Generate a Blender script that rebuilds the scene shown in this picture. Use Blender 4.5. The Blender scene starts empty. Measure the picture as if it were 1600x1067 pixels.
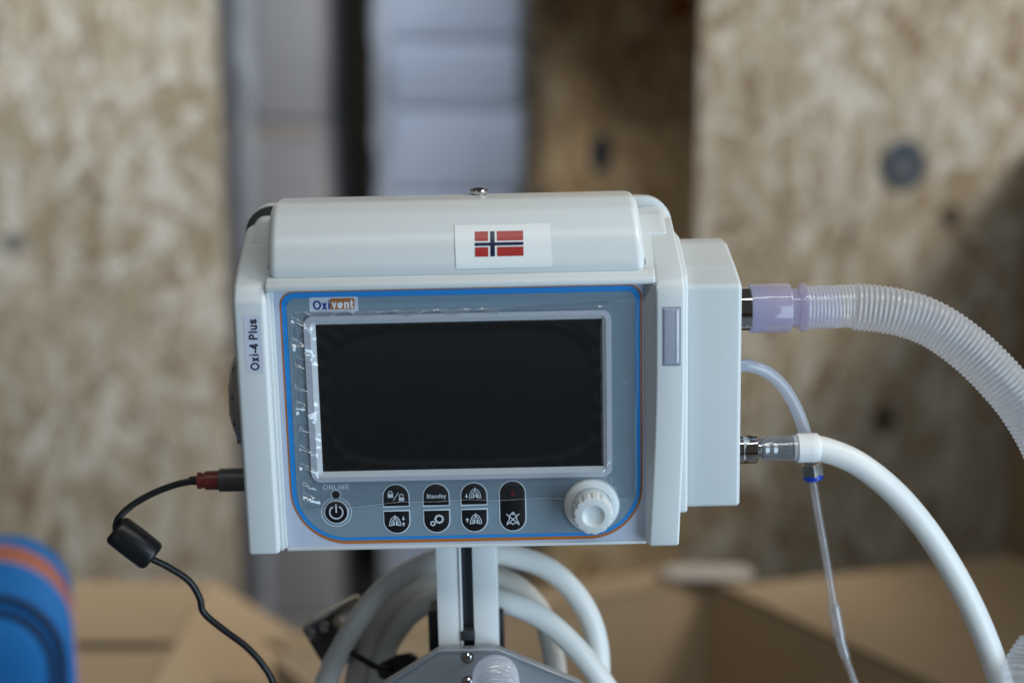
import bpy, bmesh, math, random
from mathutils import Vector, Matrix
R = math.radians
SC = bpy.context.scene
COL = SC.collection
random.seed(7)

# ------------------------------------------------------------------ camera
PITCH = R(12.0)
CAM = Vector((0.0, 0.0, 1.50))
cd = bpy.data.cameras.new('camera')
cd.lens = 50; cd.sensor_width = 36; cd.clip_start = 0.02; cd.clip_end = 60
cam = bpy.data.objects.new('camera', cd); COL.objects.link(cam)
cam.location = CAM; cam.rotation_euler = (R(90) - PITCH, 0, 0)
cd.dof.use_dof = True; cd.dof.focus_distance = 0.722; cd.dof.aperture_fstop = 2.8
cd.dof.aperture_blades = 9
SC.camera = cam
FPX = 1600 * 50 / 36.0
FW = Vector((0, math.cos(PITCH), -math.sin(PITCH))); UP = Vector((0, math.sin(PITCH), math.cos(PITCH)))
def ray(x, y): return FW + Vector((1, 0, 0)) * ((x - 800) / FPX) + UP * ((533.5 - y) / FPX)
def at(x, y, Y):                       # a point at world depth Y
    r = ray(x, y); return CAM + r * ((Y - CAM.y) / r.y)
def atz(x, y, z):                      # a point at world height z
    r = ray(x, y); return CAM + r * ((z - CAM.z) / r.z)

# ------------------------------------------------------------------ world, lamps, exposure
w = bpy.data.worlds.new('World'); SC.world = w; w.use_nodes = True
bg = w.node_tree.nodes['Background']
bg.inputs[0].default_value = (0.62, 0.58, 0.52, 1); bg.inputs[1].default_value = 0.085
def area(name, loc, target, sx, sy, power, col, spread=180):
    l = bpy.data.lights.new(name, 'AREA'); l.shape = 'RECTANGLE'; l.size = sx; l.size_y = sy
    l.energy = power; l.color = col; l.spread = R(spread)
    o = bpy.data.objects.new(name, l); COL.objects.link(o); o.location = loc
    d = Vector(target) - Vector(loc); o.rotation_euler = d.to_track_quat('-Z', 'Y').to_euler(); return o
area('open_gate_light', (1.70, -0.62, 1.02), (0, 0.72, 1.15), 1.3, 2.0, 46, (0.62, 0.82, 1.0))
area('roof_light', (2.05, 0.55, 3.0), (0.2, 2.15, 1.3), 0.9, 0.7, 16, (1.0, 0.94, 0.85), 90)
area('carton_fill_light', (-0.55, 1.35, 3.1), (-0.75, 2.5, 1.5), 0.9, 0.3, 7, (0.96, 0.98, 0.97), 70)  # added fill to brighten the cartons and boards, not a known lamp
area('left_fill_light', (-1.5, -1.2, 1.1), (0, 0.9, 1.15), 1.2, 1.6, 2, (0.62, 0.80, 1.0))  # weak fill added from the left, no known source
area('ceiling_tube_light', (0.3, -0.15, 3.0), (0.1, 0.75, 1.2), 2.4, 0.10, 13, (0.97, 1.0, 0.98))
SC.view_settings.view_transform = 'Standard'; SC.view_settings.look = 'None'
SC.view_settings.gamma = 1.0; SC.view_settings.exposure = 0.0
SC.render.engine = 'CYCLES'
SC.cycles.max_bounces = 10; SC.cycles.transparent_max_bounces = 24; SC.cycles.transmission_bounces = 8
SC.cycles.caustics_refractive = False; SC.cycles.caustics_reflective = False
SC.cycles.sample_clamp_indirect = 6

# ------------------------------------------------------------------ materials
def mat(name, col, rough=0.5, metal=0.0, bump=0.0, bscale=400, var=0.0, vscale=8, coat=0.0, trans=0.0, ior=1.45, spec=0.5, sheen=0.0, bdist=0.0004, smudge=0.0):
    m = bpy.data.materials.new(name); m.use_nodes = True
    nt = m.node_tree; b = nt.nodes['Principled BSDF']
    b.inputs['Base Color'].default_value = (*col, 1); b.inputs['Roughness'].default_value = rough
    b.inputs['Metallic'].default_value = metal; b.inputs['Coat Weight'].default_value = coat
    b.inputs['Transmission Weight'].default_value = trans; b.inputs['IOR'].default_value = ior
    b.inputs['Specular IOR Level'].default_value = spec
    b.inputs['Sheen Weight'].default_value = sheen
    tc = nt.nodes.new('ShaderNodeTexCoord')
    if bump:
        n = nt.nodes.new('ShaderNodeTexNoise'); n.inputs['Scale'].default_value = bscale; n.inputs['Detail'].default_value = 3
        bp = nt.nodes.new('ShaderNodeBump'); bp.inputs['Strength'].default_value = bump; bp.inputs['Distance'].default_value = bdist
        nt.links.new(tc.outputs['Object'], n.inputs['Vector'])
        nt.links.new(n.outputs['Fac'], bp.inputs['Height']); nt.links.new(bp.outputs['Normal'], b.inputs['Normal'])
    if smudge:
        n = nt.nodes.new('ShaderNodeTexNoise'); n.inputs['Scale'].default_value = 22; n.inputs['Detail'].default_value = 6
        n.inputs['Roughness'].default_value = 0.65
        mr = nt.nodes.new('ShaderNodeMapRange'); mr.inputs['From Min'].default_value = 0.3; mr.inputs['From Max'].default_value = 0.7
        mr.inputs['To Min'].default_value = max(0, rough - smudge); mr.inputs['To Max'].default_value = rough + smudge
        nt.links.new(tc.outputs['Object'], n.inputs['Vector']); nt.links.new(n.outputs['Fac'], mr.inputs['Value'])
        nt.links.new(mr.outputs[0], b.inputs['Roughness'])
    if var:
        n = nt.nodes.new('ShaderNodeTexNoise'); n.inputs['Scale'].default_value = vscale; n.inputs['Detail'].default_value = 5
        mx = nt.nodes.new('ShaderNodeMix'); mx.data_type = 'RGBA'
        mx.inputs['A'].default_value = (*[c * (1 - var) for c in col], 1)
        mx.inputs['B'].default_value = (*[min(1, c * (1 + var)) for c in col], 1)
        nt.links.new(tc.outputs['Object'], n.inputs['Vector'])
        nt.links.new(n.outputs['Fac'], mx.inputs['Factor']); nt.links.new(mx.outputs['Result'], b.inputs['Base Color'])
    return m
def clear_mat(name, tint, opac, rough=0.06, diff=(0.8, 0.8, 0.82), ior=1.45, translucent=0.5, bump=0, bscale=60, bdist=0.001):
    # thin clear or milky plastic wall: see-through + some milk + surface gloss
    m = bpy.data.materials.new(name); m.use_nodes = True; nt = m.node_tree
    for n in list(nt.nodes): nt.nodes.remove(n)
    out = nt.nodes.new('ShaderNodeOutputMaterial')
    tr = nt.nodes.new('ShaderNodeBsdfTransparent'); tr.inputs[0].default_value = (*tint, 1)
    df = nt.nodes.new('ShaderNodeBsdfDiffuse'); df.inputs[0].default_value = (*diff, 1)
    tl = nt.nodes.new('ShaderNodeBsdfTranslucent'); tl.inputs[0].default_value = (*diff, 1)
    m1 = nt.nodes.new('ShaderNodeMixShader'); m1.inputs[0].default_value = translucent
    nt.links.new(df.outputs[0], m1.inputs[1]); nt.links.new(tl.outputs[0], m1.inputs[2])
    m2 = nt.nodes.new('ShaderNodeMixShader'); m2.inputs[0].default_value = opac
    nt.links.new(tr.outputs[0], m2.inputs[1]); nt.links.new(m1.outputs[0], m2.inputs[2])
    gl = nt.nodes.new('ShaderNodeBsdfGlossy'); gl.inputs['Roughness'].default_value = rough; gl.inputs[0].default_value = (1, 1, 1, 1)
    lw = nt.nodes.new('ShaderNodeLayerWeight'); f0 = ((ior - 1) / (ior + 1)) ** 2
    pw_ = nt.nodes.new('ShaderNodeMath'); pw_.operation = 'POWER'; pw_.inputs[1].default_value = 4.0
    fr = nt.nodes.new('ShaderNodeMath'); fr.operation = 'MULTIPLY_ADD'; fr.inputs[1].default_value = 0.55; fr.inputs[2].default_value = f0
    nt.links.new(lw.outputs['Facing'], pw_.inputs[0]); nt.links.new(pw_.outputs[0], fr.inputs[0])
    m3 = nt.nodes.new('ShaderNodeMixShader')
    nt.links.new(fr.outputs[0], m3.inputs[0]); nt.links.new(m2.outputs[0], m3.inputs[1]); nt.links.new(gl.outputs[0], m3.inputs[2])
    nt.links.new(m3.outputs[0], out.inputs[0])
    if bump:
        tc = nt.nodes.new('ShaderNodeTexCoord')
        n = nt.nodes.new('ShaderNodeTexNoise'); n.inputs['Scale'].default_value = bscale; n.inputs['Detail'].default_value = 2
        bp = nt.nodes.new('ShaderNodeBump'); bp.inputs['Strength'].default_value = bump; bp.inputs['Distance'].default_value = bdist
        nt.links.new(tc.outputs['Object'], n.inputs['Vector']); nt.links.new(n.outputs['Fac'], bp.inputs['Height'])
        for q in (gl, lw): nt.links.new(bp.outputs['Normal'], q.inputs['Normal'])
    return m
M = {}
M['shell'] = mat('shell_plastic', (0.655, 0.695, 0.705), 0.36, bump=0.10, bscale=1500, bdist=0.0002, smudge=0.06)
M['shell_side'] = mat('side_box_plastic', (0.62, 0.665, 0.68), 0.38, bump=0.08, bscale=1500, bdist=0.0002, smudge=0.06)
M['lid'] = mat('lid_plastic', (0.68, 0.715, 0.72), 0.30, bump=0.08, bscale=1500, bdist=0.0002, smudge=0.025)
M['rim_shade'] = mat('rim_shade_dark', (0.045, 0.05, 0.052), 0.5)  # near-black tone for the shaded arc of the rear rim
M['membrane'] = mat('membrane_lavender', (0.50, 0.55, 0.68), 0.42)
M['orange'] = mat('orange_print', (0.45, 0.155, 0.035), 0.45)
M['blue'] = mat('blue_print', (0.025, 0.25, 0.66), 0.40)
M['panel'] = mat('panel_grey_blue', (0.20, 0.275, 0.34), 0.42, bump=0.08, bscale=1800, bdist=0.0001, smudge=0.05)
M['frame'] = mat('frame_grey', (0.52, 0.56, 0.64), 0.4)
M['frame_in'] = mat('frame_bevel', (0.60, 0.64, 0.68), 0.4)
M['screen'] = mat('screen_black', (0.0035, 0.005, 0.006), 0.10, spec=0.35)
M['black'] = mat('button_black', (0.008, 0.009, 0.011), 0.35)
M['print'] = mat('pale_print', (0.64, 0.72, 0.80), 0.5)
M['navy'] = mat('navy_print', (0.01, 0.022, 0.22), 0.5)
M['dark_ink'] = mat('dark_ink', (0.008, 0.010, 0.035), 0.5)
M['logo_plate'] = mat('logo_plate', (0.58, 0.62, 0.73), 0.45)
M['logo_orange'] = mat('logo_orange', (0.42, 0.16, 0.045), 0.45)
M['white_print'] = mat('white_print', (0.78, 0.80, 0.84), 0.5)
M['paper'] = mat('sticker_paper', (0.84, 0.87, 0.87), 0.35)
M['flag_red'] = mat('flag_red', (0.40, 0.035, 0.03), 0.32)
M['flag_blue'] = mat('flag_blue', (0.012, 0.016, 0.055), 0.32)
M['knob'] = mat('knob_plastic', (0.66, 0.70, 0.71), 0.28)
M['led_red'] = mat('led_red', (0.12, 0.012, 0.012), 0.3)
M['lamp_lens'] = mat('lamp_lens', (0.36, 0.39, 0.47), 0.10, coat=0.6)
M['lamp_rim'] = mat('lamp_rim', (0.26, 0.29, 0.34), 0.4)
M['grille'] = mat('grille_grey', (0.24, 0.235, 0.22), 0.35)
M['hole'] = mat('grille_hole', (0.09, 0.09, 0.085), 0.6)
M['chrome'] = mat('chrome', (0.62, 0.63, 0.65), 0.07, 1.0)
M['steel'] = mat('brushed_steel', (0.42, 0.41, 0.38), 0.24, 1.0)
M['zinc'] = mat('zinc_plate', (0.36, 0.38, 0.41), 0.42, 0.55, bump=0.1, bscale=600, var=0.1, vscale=14)
M['alu'] = mat('white_aluminium', (0.80, 0.82, 0.82), 0.38, bump=0.06, bscale=700)
M['slot'] = mat('slot_dark', (0.055, 0.062, 0.07), 0.4, 0.3)
M['rubber'] = mat('black_rubber', (0.010, 0.010, 0.011), 0.36)
M['plug_grey'] = mat('plug_grey', (0.075, 0.078, 0.08), 0.42, bump=0.3, bscale=900)
M['plug_red'] = mat('plug_red', (0.17, 0.028, 0.022), 0.38)
M['hose_white'] = mat('white_hose', (0.87, 0.87, 0.84), 0.34, var=0.03, vscale=30)
M['sleeve'] = mat('white_sleeve', (0.86, 0.865, 0.85), 0.5, bump=0.15, bscale=200)
M['ringblue'] = mat('blue_ring', (0.02, 0.06, 0.52), 0.35)
M['lavender'] = clear_mat('lavender_plastic', (0.92, 0.90, 0.97), 0.46, 0.07, (0.74, 0.70, 0.86), translucent=0.5)
M['lavender_in'] = clear_mat('lavender_band', (0.80, 0.82, 0.95), 0.62, 0.12, (0.55, 0.60, 0.80), translucent=0.4)
M['milky'] = clear_mat('milky_corrugated', (0.98, 0.98, 1.0), 0.44, 0.08, (0.92, 0.95, 1.0), translucent=0.5)
M['milky_tube'] = clear_mat('milky_tube', (0.96, 0.96, 0.99), 0.6, 0.10, (0.72, 0.77, 0.86), translucent=0.5)
M['clear_tube'] = clear_mat('clear_tube', (0.97, 0.96, 0.96), 0.13, 0.06, (0.75, 0.74, 0.78), ior=1.6)
M['clear_cup'] = clear_mat('clear_coupling', (0.95, 0.95, 0.96), 0.16, 0.05, (0.8, 0.8, 0.84), ior=1.8)
M['clear_sleeve'] = clear_mat('clear_sleeve', (0.88, 0.90, 0.93), 0.30, 0.06, (0.6, 0.64, 0.7), ior=1.7, bump=0.5, bscale=160)
M['film'] = clear_mat('protective_film', (0.975, 0.98, 0.985), 0.018, 0.15, (0.75, 0.8, 0.88), ior=2.0, bump=0.12, bscale=70, bdist=0.001)
M['film_edge'] = clear_mat('film_edge', (0.94, 0.96, 0.98), 0.30, 0.2, (0.8, 0.84, 0.9), ior=1.8)
M['osb_base'] = mat('osb_base', (0.36, 0.29, 0.20), 0.7, bump=0.3, bscale=60, var=0.2, vscale=9)
M['card'] = mat('cardboard', (0.48, 0.362, 0.235), 0.75, bump=0.15, bscale=120, var=0.06, vscale=6)
M['card_grey'] = mat('grey_cardboard', (0.33, 0.31, 0.305), 0.7, var=0.08, vscale=5)
M['white_card'] = mat('white_carton', (0.60, 0.66, 0.78), 0.5, var=0.06, vscale=4)
M['wrap'] = clear_mat('stretch_wrap', (0.92, 0.95, 1.0), 0.22, 0.16, (0.7, 0.76, 0.88), ior=1.5, bump=0.7, bscale=14, bdist=0.01)
M['wrap_white'] = clear_mat('wrap_glint_film', (0.95, 0.97, 1.0), 0.62, 0.2, (0.80, 0.86, 0.95), ior=1.6)  # pale film that stands in for the wrap's highlight
M['tape'] = mat('packing_tape', (0.36, 0.29, 0.21), 0.3)
M['white_tape'] = mat('white_tape', (0.58, 0.55, 0.52), 0.3)
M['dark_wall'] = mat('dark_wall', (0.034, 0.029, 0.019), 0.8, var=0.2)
M['floor'] = mat('concrete_floor', (0.22, 0.21, 0.20), 0.6, var=0.15, vscale=3, bump=0.2, bscale=40)
M['bag_blue'] = mat('bag_blue', (0.005, 0.145, 0.45), 0.7, bump=0.25, bscale=900, var=0.08, vscale=12, sheen=0.05)
M['bag_orange'] = mat('bag_orange', (0.40, 0.125, 0.07), 0.6, bump=0.3, bscale=900)
M['bag_pink'] = mat('bag_pink', (0.46, 0.26, 0.30), 0.6)
M['bag_dark'] = mat('bag_dark', (0.014, 0.016, 0.03), 0.5)
M['ink_knot'] = mat('stamp_blue', (0.05, 0.075, 0.105), 0.7, var=0.3, vscale=30)
M['brown_knot'] = mat('knot_brown', (0.07, 0.055, 0.04), 0.7, var=0.3, vscale=30)
M['pale_knot'] = mat('knot_grey', (0.20, 0.20, 0.19), 0.7, var=0.3, vscale=30)
M['mark_centre'] = mat('mark_centre', (0.12, 0.135, 0.16), 0.7, var=0.2, vscale=30)
M['orange_thing'] = mat('orange_plastic', (0.42, 0.12, 0.025), 0.5)

def osb_mat(name, tint=1.0, warm=(1, 1, 1)):
    m = bpy.data.materials.new(name); m.use_nodes = True; nt = m.node_tree; b = nt.nodes['Principled BSDF']
    g = nt.nodes.new('ShaderNodeNewGeometry'); cr = nt.nodes.new('ShaderNodeValToRGB')
    cols = [(0.0, (0.21, 0.15, 0.09)), (0.08, (0.34, 0.275, 0.19)), (0.35, (0.42, 0.365, 0.275)), (0.62, (0.48, 0.43, 0.34)), (0.84, (0.60, 0.58, 0.52)), (1.0, (0.68, 0.68, 0.64))]
    el = cr.color_ramp.elements
    while len(el) < len(cols): el.new(0.5)
    for e, (p, c) in zip(el, cols): e.position = p; e.color = (*[v * tint * q for v, q in zip(c, warm)], 1)
    tc = nt.nodes.new('ShaderNodeTexCoord'); mp = nt.nodes.new('ShaderNodeMapping'); mp.inputs['Scale'].default_value = (90, 90, 9)
    n = nt.nodes.new('ShaderNodeTexNoise'); n.inputs['Scale'].default_value = 1; n.inputs['Detail'].default_value = 5
    mx = nt.nodes.new('ShaderNodeMix'); mx.data_type = 'RGBA'; mx.blend_type = 'MULTIPLY'; mx.inputs['Factor'].default_value = 0.5
    nt.links.new(g.outputs['Random Per Island'], cr.inputs['Fac']); nt.links.new(tc.outputs['Object'], mp.inputs[0]); nt.links.new(mp.outputs[0], n.inputs['Vector'])
    nt.links.new(cr.outputs[0], mx.inputs['A']); nt.links.new(n.outputs['Fac'], mx.inputs['B']); nt.links.new(mx.outputs['Result'], b.inputs['Base Color'])
    b.inputs['Roughness'].default_value = 0.6
    return m
M['strand'] = osb_mat('osb_strand', 1.25)
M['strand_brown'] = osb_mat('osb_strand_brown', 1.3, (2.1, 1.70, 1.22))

# ------------------------------------------------------------------ object helpers
ORG = {}
def finish(name, bm, m, parent=None, smooth=True, angle=35):
    bm.normal_update()
    me = bpy.data.meshes.new(name)
    bmesh.ops.recalc_face_normals(bm, faces=bm.faces[:])
    org = ORG.get(parent, Vector((0, 0, 0))) if parent else None
    if org is not None and org.length > 0: bmesh.ops.translate(bm, verts=bm.verts[:], vec=-org)
    bm.to_mesh(me); bm.free()
    me.materials.append(m)
    if smooth:
        for p in me.polygons: p.use_smooth = True
        me.set_sharp_from_angle(angle=R(angle))
    o = bpy.data.objects.new(name, me); COL.objects.link(o)
    if parent: o.parent = parent; ORG[o] = org
    return o
def tag(o, label, cat=None, group=None, kind=None):
    if label: o['label'] = label
    if cat: o['category'] = cat
    if group: o['group'] = group
    if kind: o['kind'] = kind
    return o
def thing(name, label, cat, loc=(0, 0, 0), group=None, shift=True):
    o = bpy.data.objects.new(name, None); COL.objects.link(o); o.location = loc; o.empty_display_size = 0.05
    ORG[o] = Vector(loc) if shift else Vector((0, 0, 0))
    return tag(o, label, cat, group)
def rootmesh(name, bm, m, label, cat, loc, group=None, smooth=True):
    loc = Vector(loc); bmesh.ops.translate(bm, verts=bm.verts[:], vec=-loc)
    o = finish(name, bm, m, None, smooth); o.location = loc
    return tag(o, label, cat, group)
def bevel(bm, off, seg=3, ang=25):
    bm.normal_update()
    es = [e for e in bm.edges if len(e.link_faces) == 2 and e.calc_face_angle(0) > R(ang)]
    bmesh.ops.bevel(bm, geom=es, offset=off, segments=seg, profile=0.5, affect='EDGES', clamp_overlap=True)
def box(x0, x1, y0, y1, z0, z1, bev=0, seg=3, bm=None, mtx=None):
    b2 = bmesh.new(); bmesh.ops.create_cube(b2, size=1)
    for v in b2.verts: v.co = Vector(((x0 + x1) / 2 + v.co.x * (x1 - x0), (y0 + y1) / 2 + v.co.y * (y1 - y0), (z0 + z1) / 2 + v.co.z * (z1 - z0)))
    if bev: bevel(b2, bev, seg)
    if mtx: bmesh.ops.transform(b2, matrix=mtx, verts=b2.verts[:])
    return merge(bm, b2) if bm else b2
def merge(bm, b2):
    me = bpy.data.meshes.new('t'); b2.to_mesh(me); b2.free(); bm.from_mesh(me); bpy.data.meshes.remove(me); return bm
def prism(poly, axis, a0, a1, bev=0, seg=4, ang=25):
    """closed polygon (p, q) swept along an axis: 'x' -> (a, p, q), 'y' -> (p, a, q), 'z' -> (p, q, a)"""
    bm = bmesh.new()
    def mk(p, q, a): return bm.verts.new({'x': (a, p, q), 'y': (p, a, q), 'z': (p, q, a)}[axis])
    A = [mk(p, q, a0) for p, q in poly]; B = [mk(p, q, a1) for p, q in poly]
    bm.faces.new(A); bm.faces.new(B[::-1])
    n = len(poly)
    for i in range(n): bm.faces.new((A[i], B[i], B[(i + 1) % n], A[(i + 1) % n]))
    bmesh.ops.recalc_face_normals(bm, faces=bm.faces[:])
    if bev: bevel(bm, bev, seg, ang)
    return bm
def catmull(pts, n=12):
    P = [Vector(p) for p in pts]; P = [P[0] * 2 - P[1]] + P + [P[-1] * 2 - P[-2]]
    out = []
    for i in range(1, len(P) - 2):
        for k in range(n):
            t = k / n; a, b, c, d = P[i - 1], P[i], P[i + 1], P[i + 2]
            out.append(0.5 * ((2 * b) + (c - a) * t + (2 * a - 5 * b + 4 * c - d) * t * t + (3 * b - a - 3 * c + d) * t ** 3))
    out.append(P[-2]); return out
def resample(pts, step):
    out = [pts[0]]; acc = 0.0
    for a, b in zip(pts, pts[1:]):
        L = (b - a).length; s = step - acc
        while s <= L and L > 0:
            out.append(a + (b - a) * (s / L)); s += step
        acc = L - (s - step)
    return out
def tube(path, rad, seg=16, bm=None, caps=True):
    """rad: number or function of (index, distance along)"""
    bm = bm or bmesh.new(); n = len(path); rings = []; s = 0
    t0 = (path[1] - path[0]).normalized(); up = Vector((0, 0, 1)) if abs(t0.z) < 0.9 else Vector((0, 1, 0))
    nx = t0.cross(up).normalized()
    for i, p in enumerate(path):
        t = (path[min(i + 1, n - 1)] - path[max(i - 1, 0)]).normalized()
        nx = (nx - t * nx.dot(t)).normalized(); ny = t.cross(nx)
        if i: s += (p - path[i - 1]).length
        r = rad(i, s) if callable(rad) else rad
        rings.append([bm.verts.new(p + (nx * math.cos(2 * math.pi * k / seg) + ny * math.sin(2 * math.pi * k / seg)) * r) for k in range(seg)])
    for a, b in zip(rings, rings[1:]):
        for k in range(seg): bm.faces.new((a[k], a[(k + 1) % seg], b[(k + 1) % seg], b[k]))
    if caps: bm.faces.new(rings[0][::-1]); bm.faces.new(rings[-1])
    return bm
def lathe(o, ax, prof, seg=40, bm=None, caps=True, flute=None):
    """prof: (distance along ax, radius)"""
    bm = bm or bmesh.new(); o = Vector(o); ax = Vector(ax).normalized()
    up = Vector((0, 0, 1)) if abs(ax.z) < 0.9 else Vector((1, 0, 0))
    nx = ax.cross(up).normalized(); ny = ax.cross(nx); rings = []
    for j, (h, r) in enumerate(prof):
        rings.append([bm.verts.new(o + ax * h + (nx * math.cos(2 * math.pi * k / seg) + ny * math.sin(2 * math.pi * k / seg)) * (r * (flute(k, seg, j) if flute else 1))) for k in range(seg)])
    for a, b in zip(rings, rings[1:]):
        for k in range(seg): bm.faces.new((a[k], a[(k + 1) % seg], b[(k + 1) % seg], b[k]))
    if caps: bm.faces.new(rings[0][::-1]); bm.faces.new(rings[-1])
    return bm
def arc(cx, cz, r, a0, a1, n=20, rz=None): return [(cx + r * math.cos(R(a0 + (a1 - a0) * i / n)), cz + (rz or r) * math.sin(R(a0 + (a1 - a0) * i / n))) for i in range(n + 1)]
def rrect(x0, x1, z0, z1, tl, tr, br, bl, n=10):
    """rounded rectangle outline, counter-clockwise from bottom left; radii per corner"""
    out = []
    for cx, cz, r, a0 in ((x0 + bl, z0 + bl, bl, 180), (x1 - br, z0 + br, br, 270), (x1 - tr, z1 - tr, tr, 0), (x0 + tl, z1 - tl, tl, 90)):
        for k in range(n + 1):
            a = R(a0 + 90 * k / n); out.append((cx + r * math.cos(a), cz + r * math.sin(a)))
    return out

def fillet(poly, n=5):
    """poly: (p, q, radius) -> outline with rounded corners"""
    out = []; N = len(poly)
    for i, (p, q, r) in enumerate(poly):
        c = Vector((p, q)); a = Vector(poly[i - 1][:2]) - c; b = Vector(poly[(i + 1) % N][:2]) - c
        la, lb2 = a.length, b.length; a.normalize(); b.normalize()
        th = a.angle(b)
        if r <= 0 or th > R(178): out.append((p, q)); continue
        t = min(r / math.tan(th / 2), la * 0.49, lb2 * 0.49); rr = t * math.tan(th / 2)
        ce = c + (a + b).normalized() * (rr / math.sin(th / 2)); s0 = c + a * t - ce; s1 = c + b * t - ce
        an = s0.angle_signed(s1)
        for k_ in range(n + 1):
            v = s0.copy(); v.rotate(Matrix.Rotation(-an * k_ / n, 2)); out.append((ce.x + v.x, ce.y + v.y))
    return out
def rblock(poly, x0, x1, r, n=5, fn=5, shape=None):
    """filleted (depth, height) outline swept along x with rounded ends"""
    P = fillet(poly, fn); N = len(P); nr = []
    area2 = sum(P[i][0] * P[(i + 1) % N][1] - P[(i + 1) % N][0] * P[i][1] for i in range(N)); sg = 1 if area2 > 0 else -1
    for i in range(N):
        t = Vector(P[(i + 1) % N]) - Vector(P[i - 1]); t.normalize(); nr.append(Vector((-t.y, t.x)) * sg)
    secs = [(r - r * math.cos(R(90 * i / n)), r - r * math.sin(R(90 * i / n))) for i in range(n + 1)]
    xs = [(x0 + a, b) for a, b in secs] + [(x1 - a, b) for a, b in secs[::-1]]
    bm = bmesh.new(); rings = []
    for x, ins in xs:
        rings.append([bm.verts.new((x, p[0] + m_.x * ins, p[1] + m_.y * ins)) for p, m_ in zip(P, nr)])
    for a, b in zip(rings, rings[1:]):
        for i in range(N): bm.faces.new((a[i], a[(i + 1) % N], b[(i + 1) % N], b[i]))
    bm.faces.new(rings[0][::-1]); bm.faces.new(rings[-1])
    if shape:
        for v in bm.verts: shape(v)
    return bm

# ------------------------------------------------------------------ the ventilator: local axes x right, y depth, z up, in units of k metres
k = 0.00072
YO = at(717, 650, 1).y * 0
O = CAM + ray(717, 650) * 0.72
YF = O.y
vent = thing('ventilator', 'white portable medical ventilator with dark screen, flag sticker and a row of black buttons', 'ventilator', O, shift=False)
vent.rotation_euler = (0, R(-1.25), 0)
ROT = Matrix.Rotation(R(-1.25), 3, 'Y')
def dev(u, d, v): return O + ROT @ (Vector((u, d, v)) * k)       # device units -> world
def D(x, y, d): return at(x, y, YF + d * k)                       # photograph point at device depth d -> world
def part(name, bm, m, parent=None, angle=35, smooth=True):
    bmesh.ops.scale(bm, vec=(k, k, k), verts=bm.verts[:])
    return finish(name, bm, m, parent or vent, smooth, angle)
# housing: back body with sloping top, bezel bar, cheeks
body = part('housing', rblock([(0, -95.5, 1), (0, 99.5, 3), (58, 129.5, 4), (72, 131.5, 4), (150, 131.5, 3), (150, -90, 3), (8, -97.5, 2)], -149.5, 153, 7), M['shell'], angle=60)
cheekL = rblock([(-10.5, -95.8, 2), (-10.5, 86, 7), (-4, 97, 6), (14, 107, 10), (58, 129, 4), (90, 129, 2), (90, -93, 2), (6, -97.5, 2)], -152.5, -129.5, 3.4)
part('side_cheek', cheekL, M['shell'], angle=60)
part('top_bar', prism([(4, 91.8), (-8.2, 92.4), (-8.2, 96.5), (-2, 101.2), (4, 102.6)], 'x', -130.0, 137.6, 1.6, 4, 9), M['shell'])
# step beside the left cheek, and bottom lip
part('inner_step', prism([(-7.0, -94.6), (-7.0, 92.3), (3, 92.3), (3, -94.6)], 'x', -130.5, -127.3, 0.9, 2), M['shell'])
part('inner_step', prism([(-3.6, -94.2), (-3.6, 92.2), (3, 92.2), (3, -94.2)], 'x', -128, -125.2, 0.8, 2), M['shell'])
part('bottom_lip', box(-125.6, 131.5, -2.0, 3, -96.8, -94.4, 0.7, 2), M['shell'])
# right cheek: curved inner edge, ribbed inner wall
def cheek_right():
    bm = bmesh.new(); rows = []
    n = 14
    for i in range(n + 1):
        t = i / n; v = -95 + t * (84 + 95)
        xi = 132.3 + 5.0 * math.sin(min(1, t * 1.25) * math.pi / 2) ; xo = 153.6 + 3.6 * math.sin(min(1, t * 1.4) * math.pi / 2)
        rows.append((v, xi, xo, -12.5))
    rows.append((91, 137.5, 157.2, -10.2)); rows.append((98.5, 137.8, 157.2, -3.8)); rows.append((107, 138, 157, 13)); rows.append((129, 139, 155.5, 57))
    rings = [[bm.verts.new((xi, d, v)), bm.verts.new((xo, d, v)), bm.verts.new((xo + (0.6 if v > -90 else 0), 90, min(v, 128))), bm.verts.new((xi, 90 if v > 98 else 12, min(v, 128)))] for v, xi, xo, d in rows]
    for a, b in zip(rings, rings[1:]):
        for q in range(4): bm.faces.new((a[q], a[(q + 1) % 4], b[(q + 1) % 4], b[q]))
    bm.faces.new(rings[0][::-1]); bm.faces.new(rings[-1])
    bmesh.ops.recalc_face_normals(bm, faces=bm.faces[:])
    bevel(bm, 2.6, 4, 40); return bm
part('side_cheek', cheek_right(), M['shell'], angle=50)
bm = bmesh.new(); rr = []                # sloping inner wall with fine grooves
for i in range(19):
    t = i / 18; v = -94.4 + t * (92.0 + 94.4); top = math.sin(min(1, t * 1.25) * math.pi / 2)
    xb = 130.9; xt = 133.0 + 5.0 * top; row = []
    for q in range(17):
        f = q / 16; row.append(bm.verts.new((xb + (xt - xb) * f, -0.6 - 10.4 * f ** 0.9 + (0.45 if q % 4 == 2 else 0), v)))
    row.append(bm.verts.new((xt, 3, v))); row.append(bm.verts.new((xb, 3, v))); rr.append(row)
for a, b in zip(rr, rr[1:]):
    n_ = len(a)
    for z in range(n_): bm.faces.new((a[z], a[(z + 1) % n_], b[(z + 1) % n_], b[z]))
bm.faces.new(rr[0][::-1]); bm.faces.new(rr[-1])
part('inner_wall', bm, M['shell'], angle=50)
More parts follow.
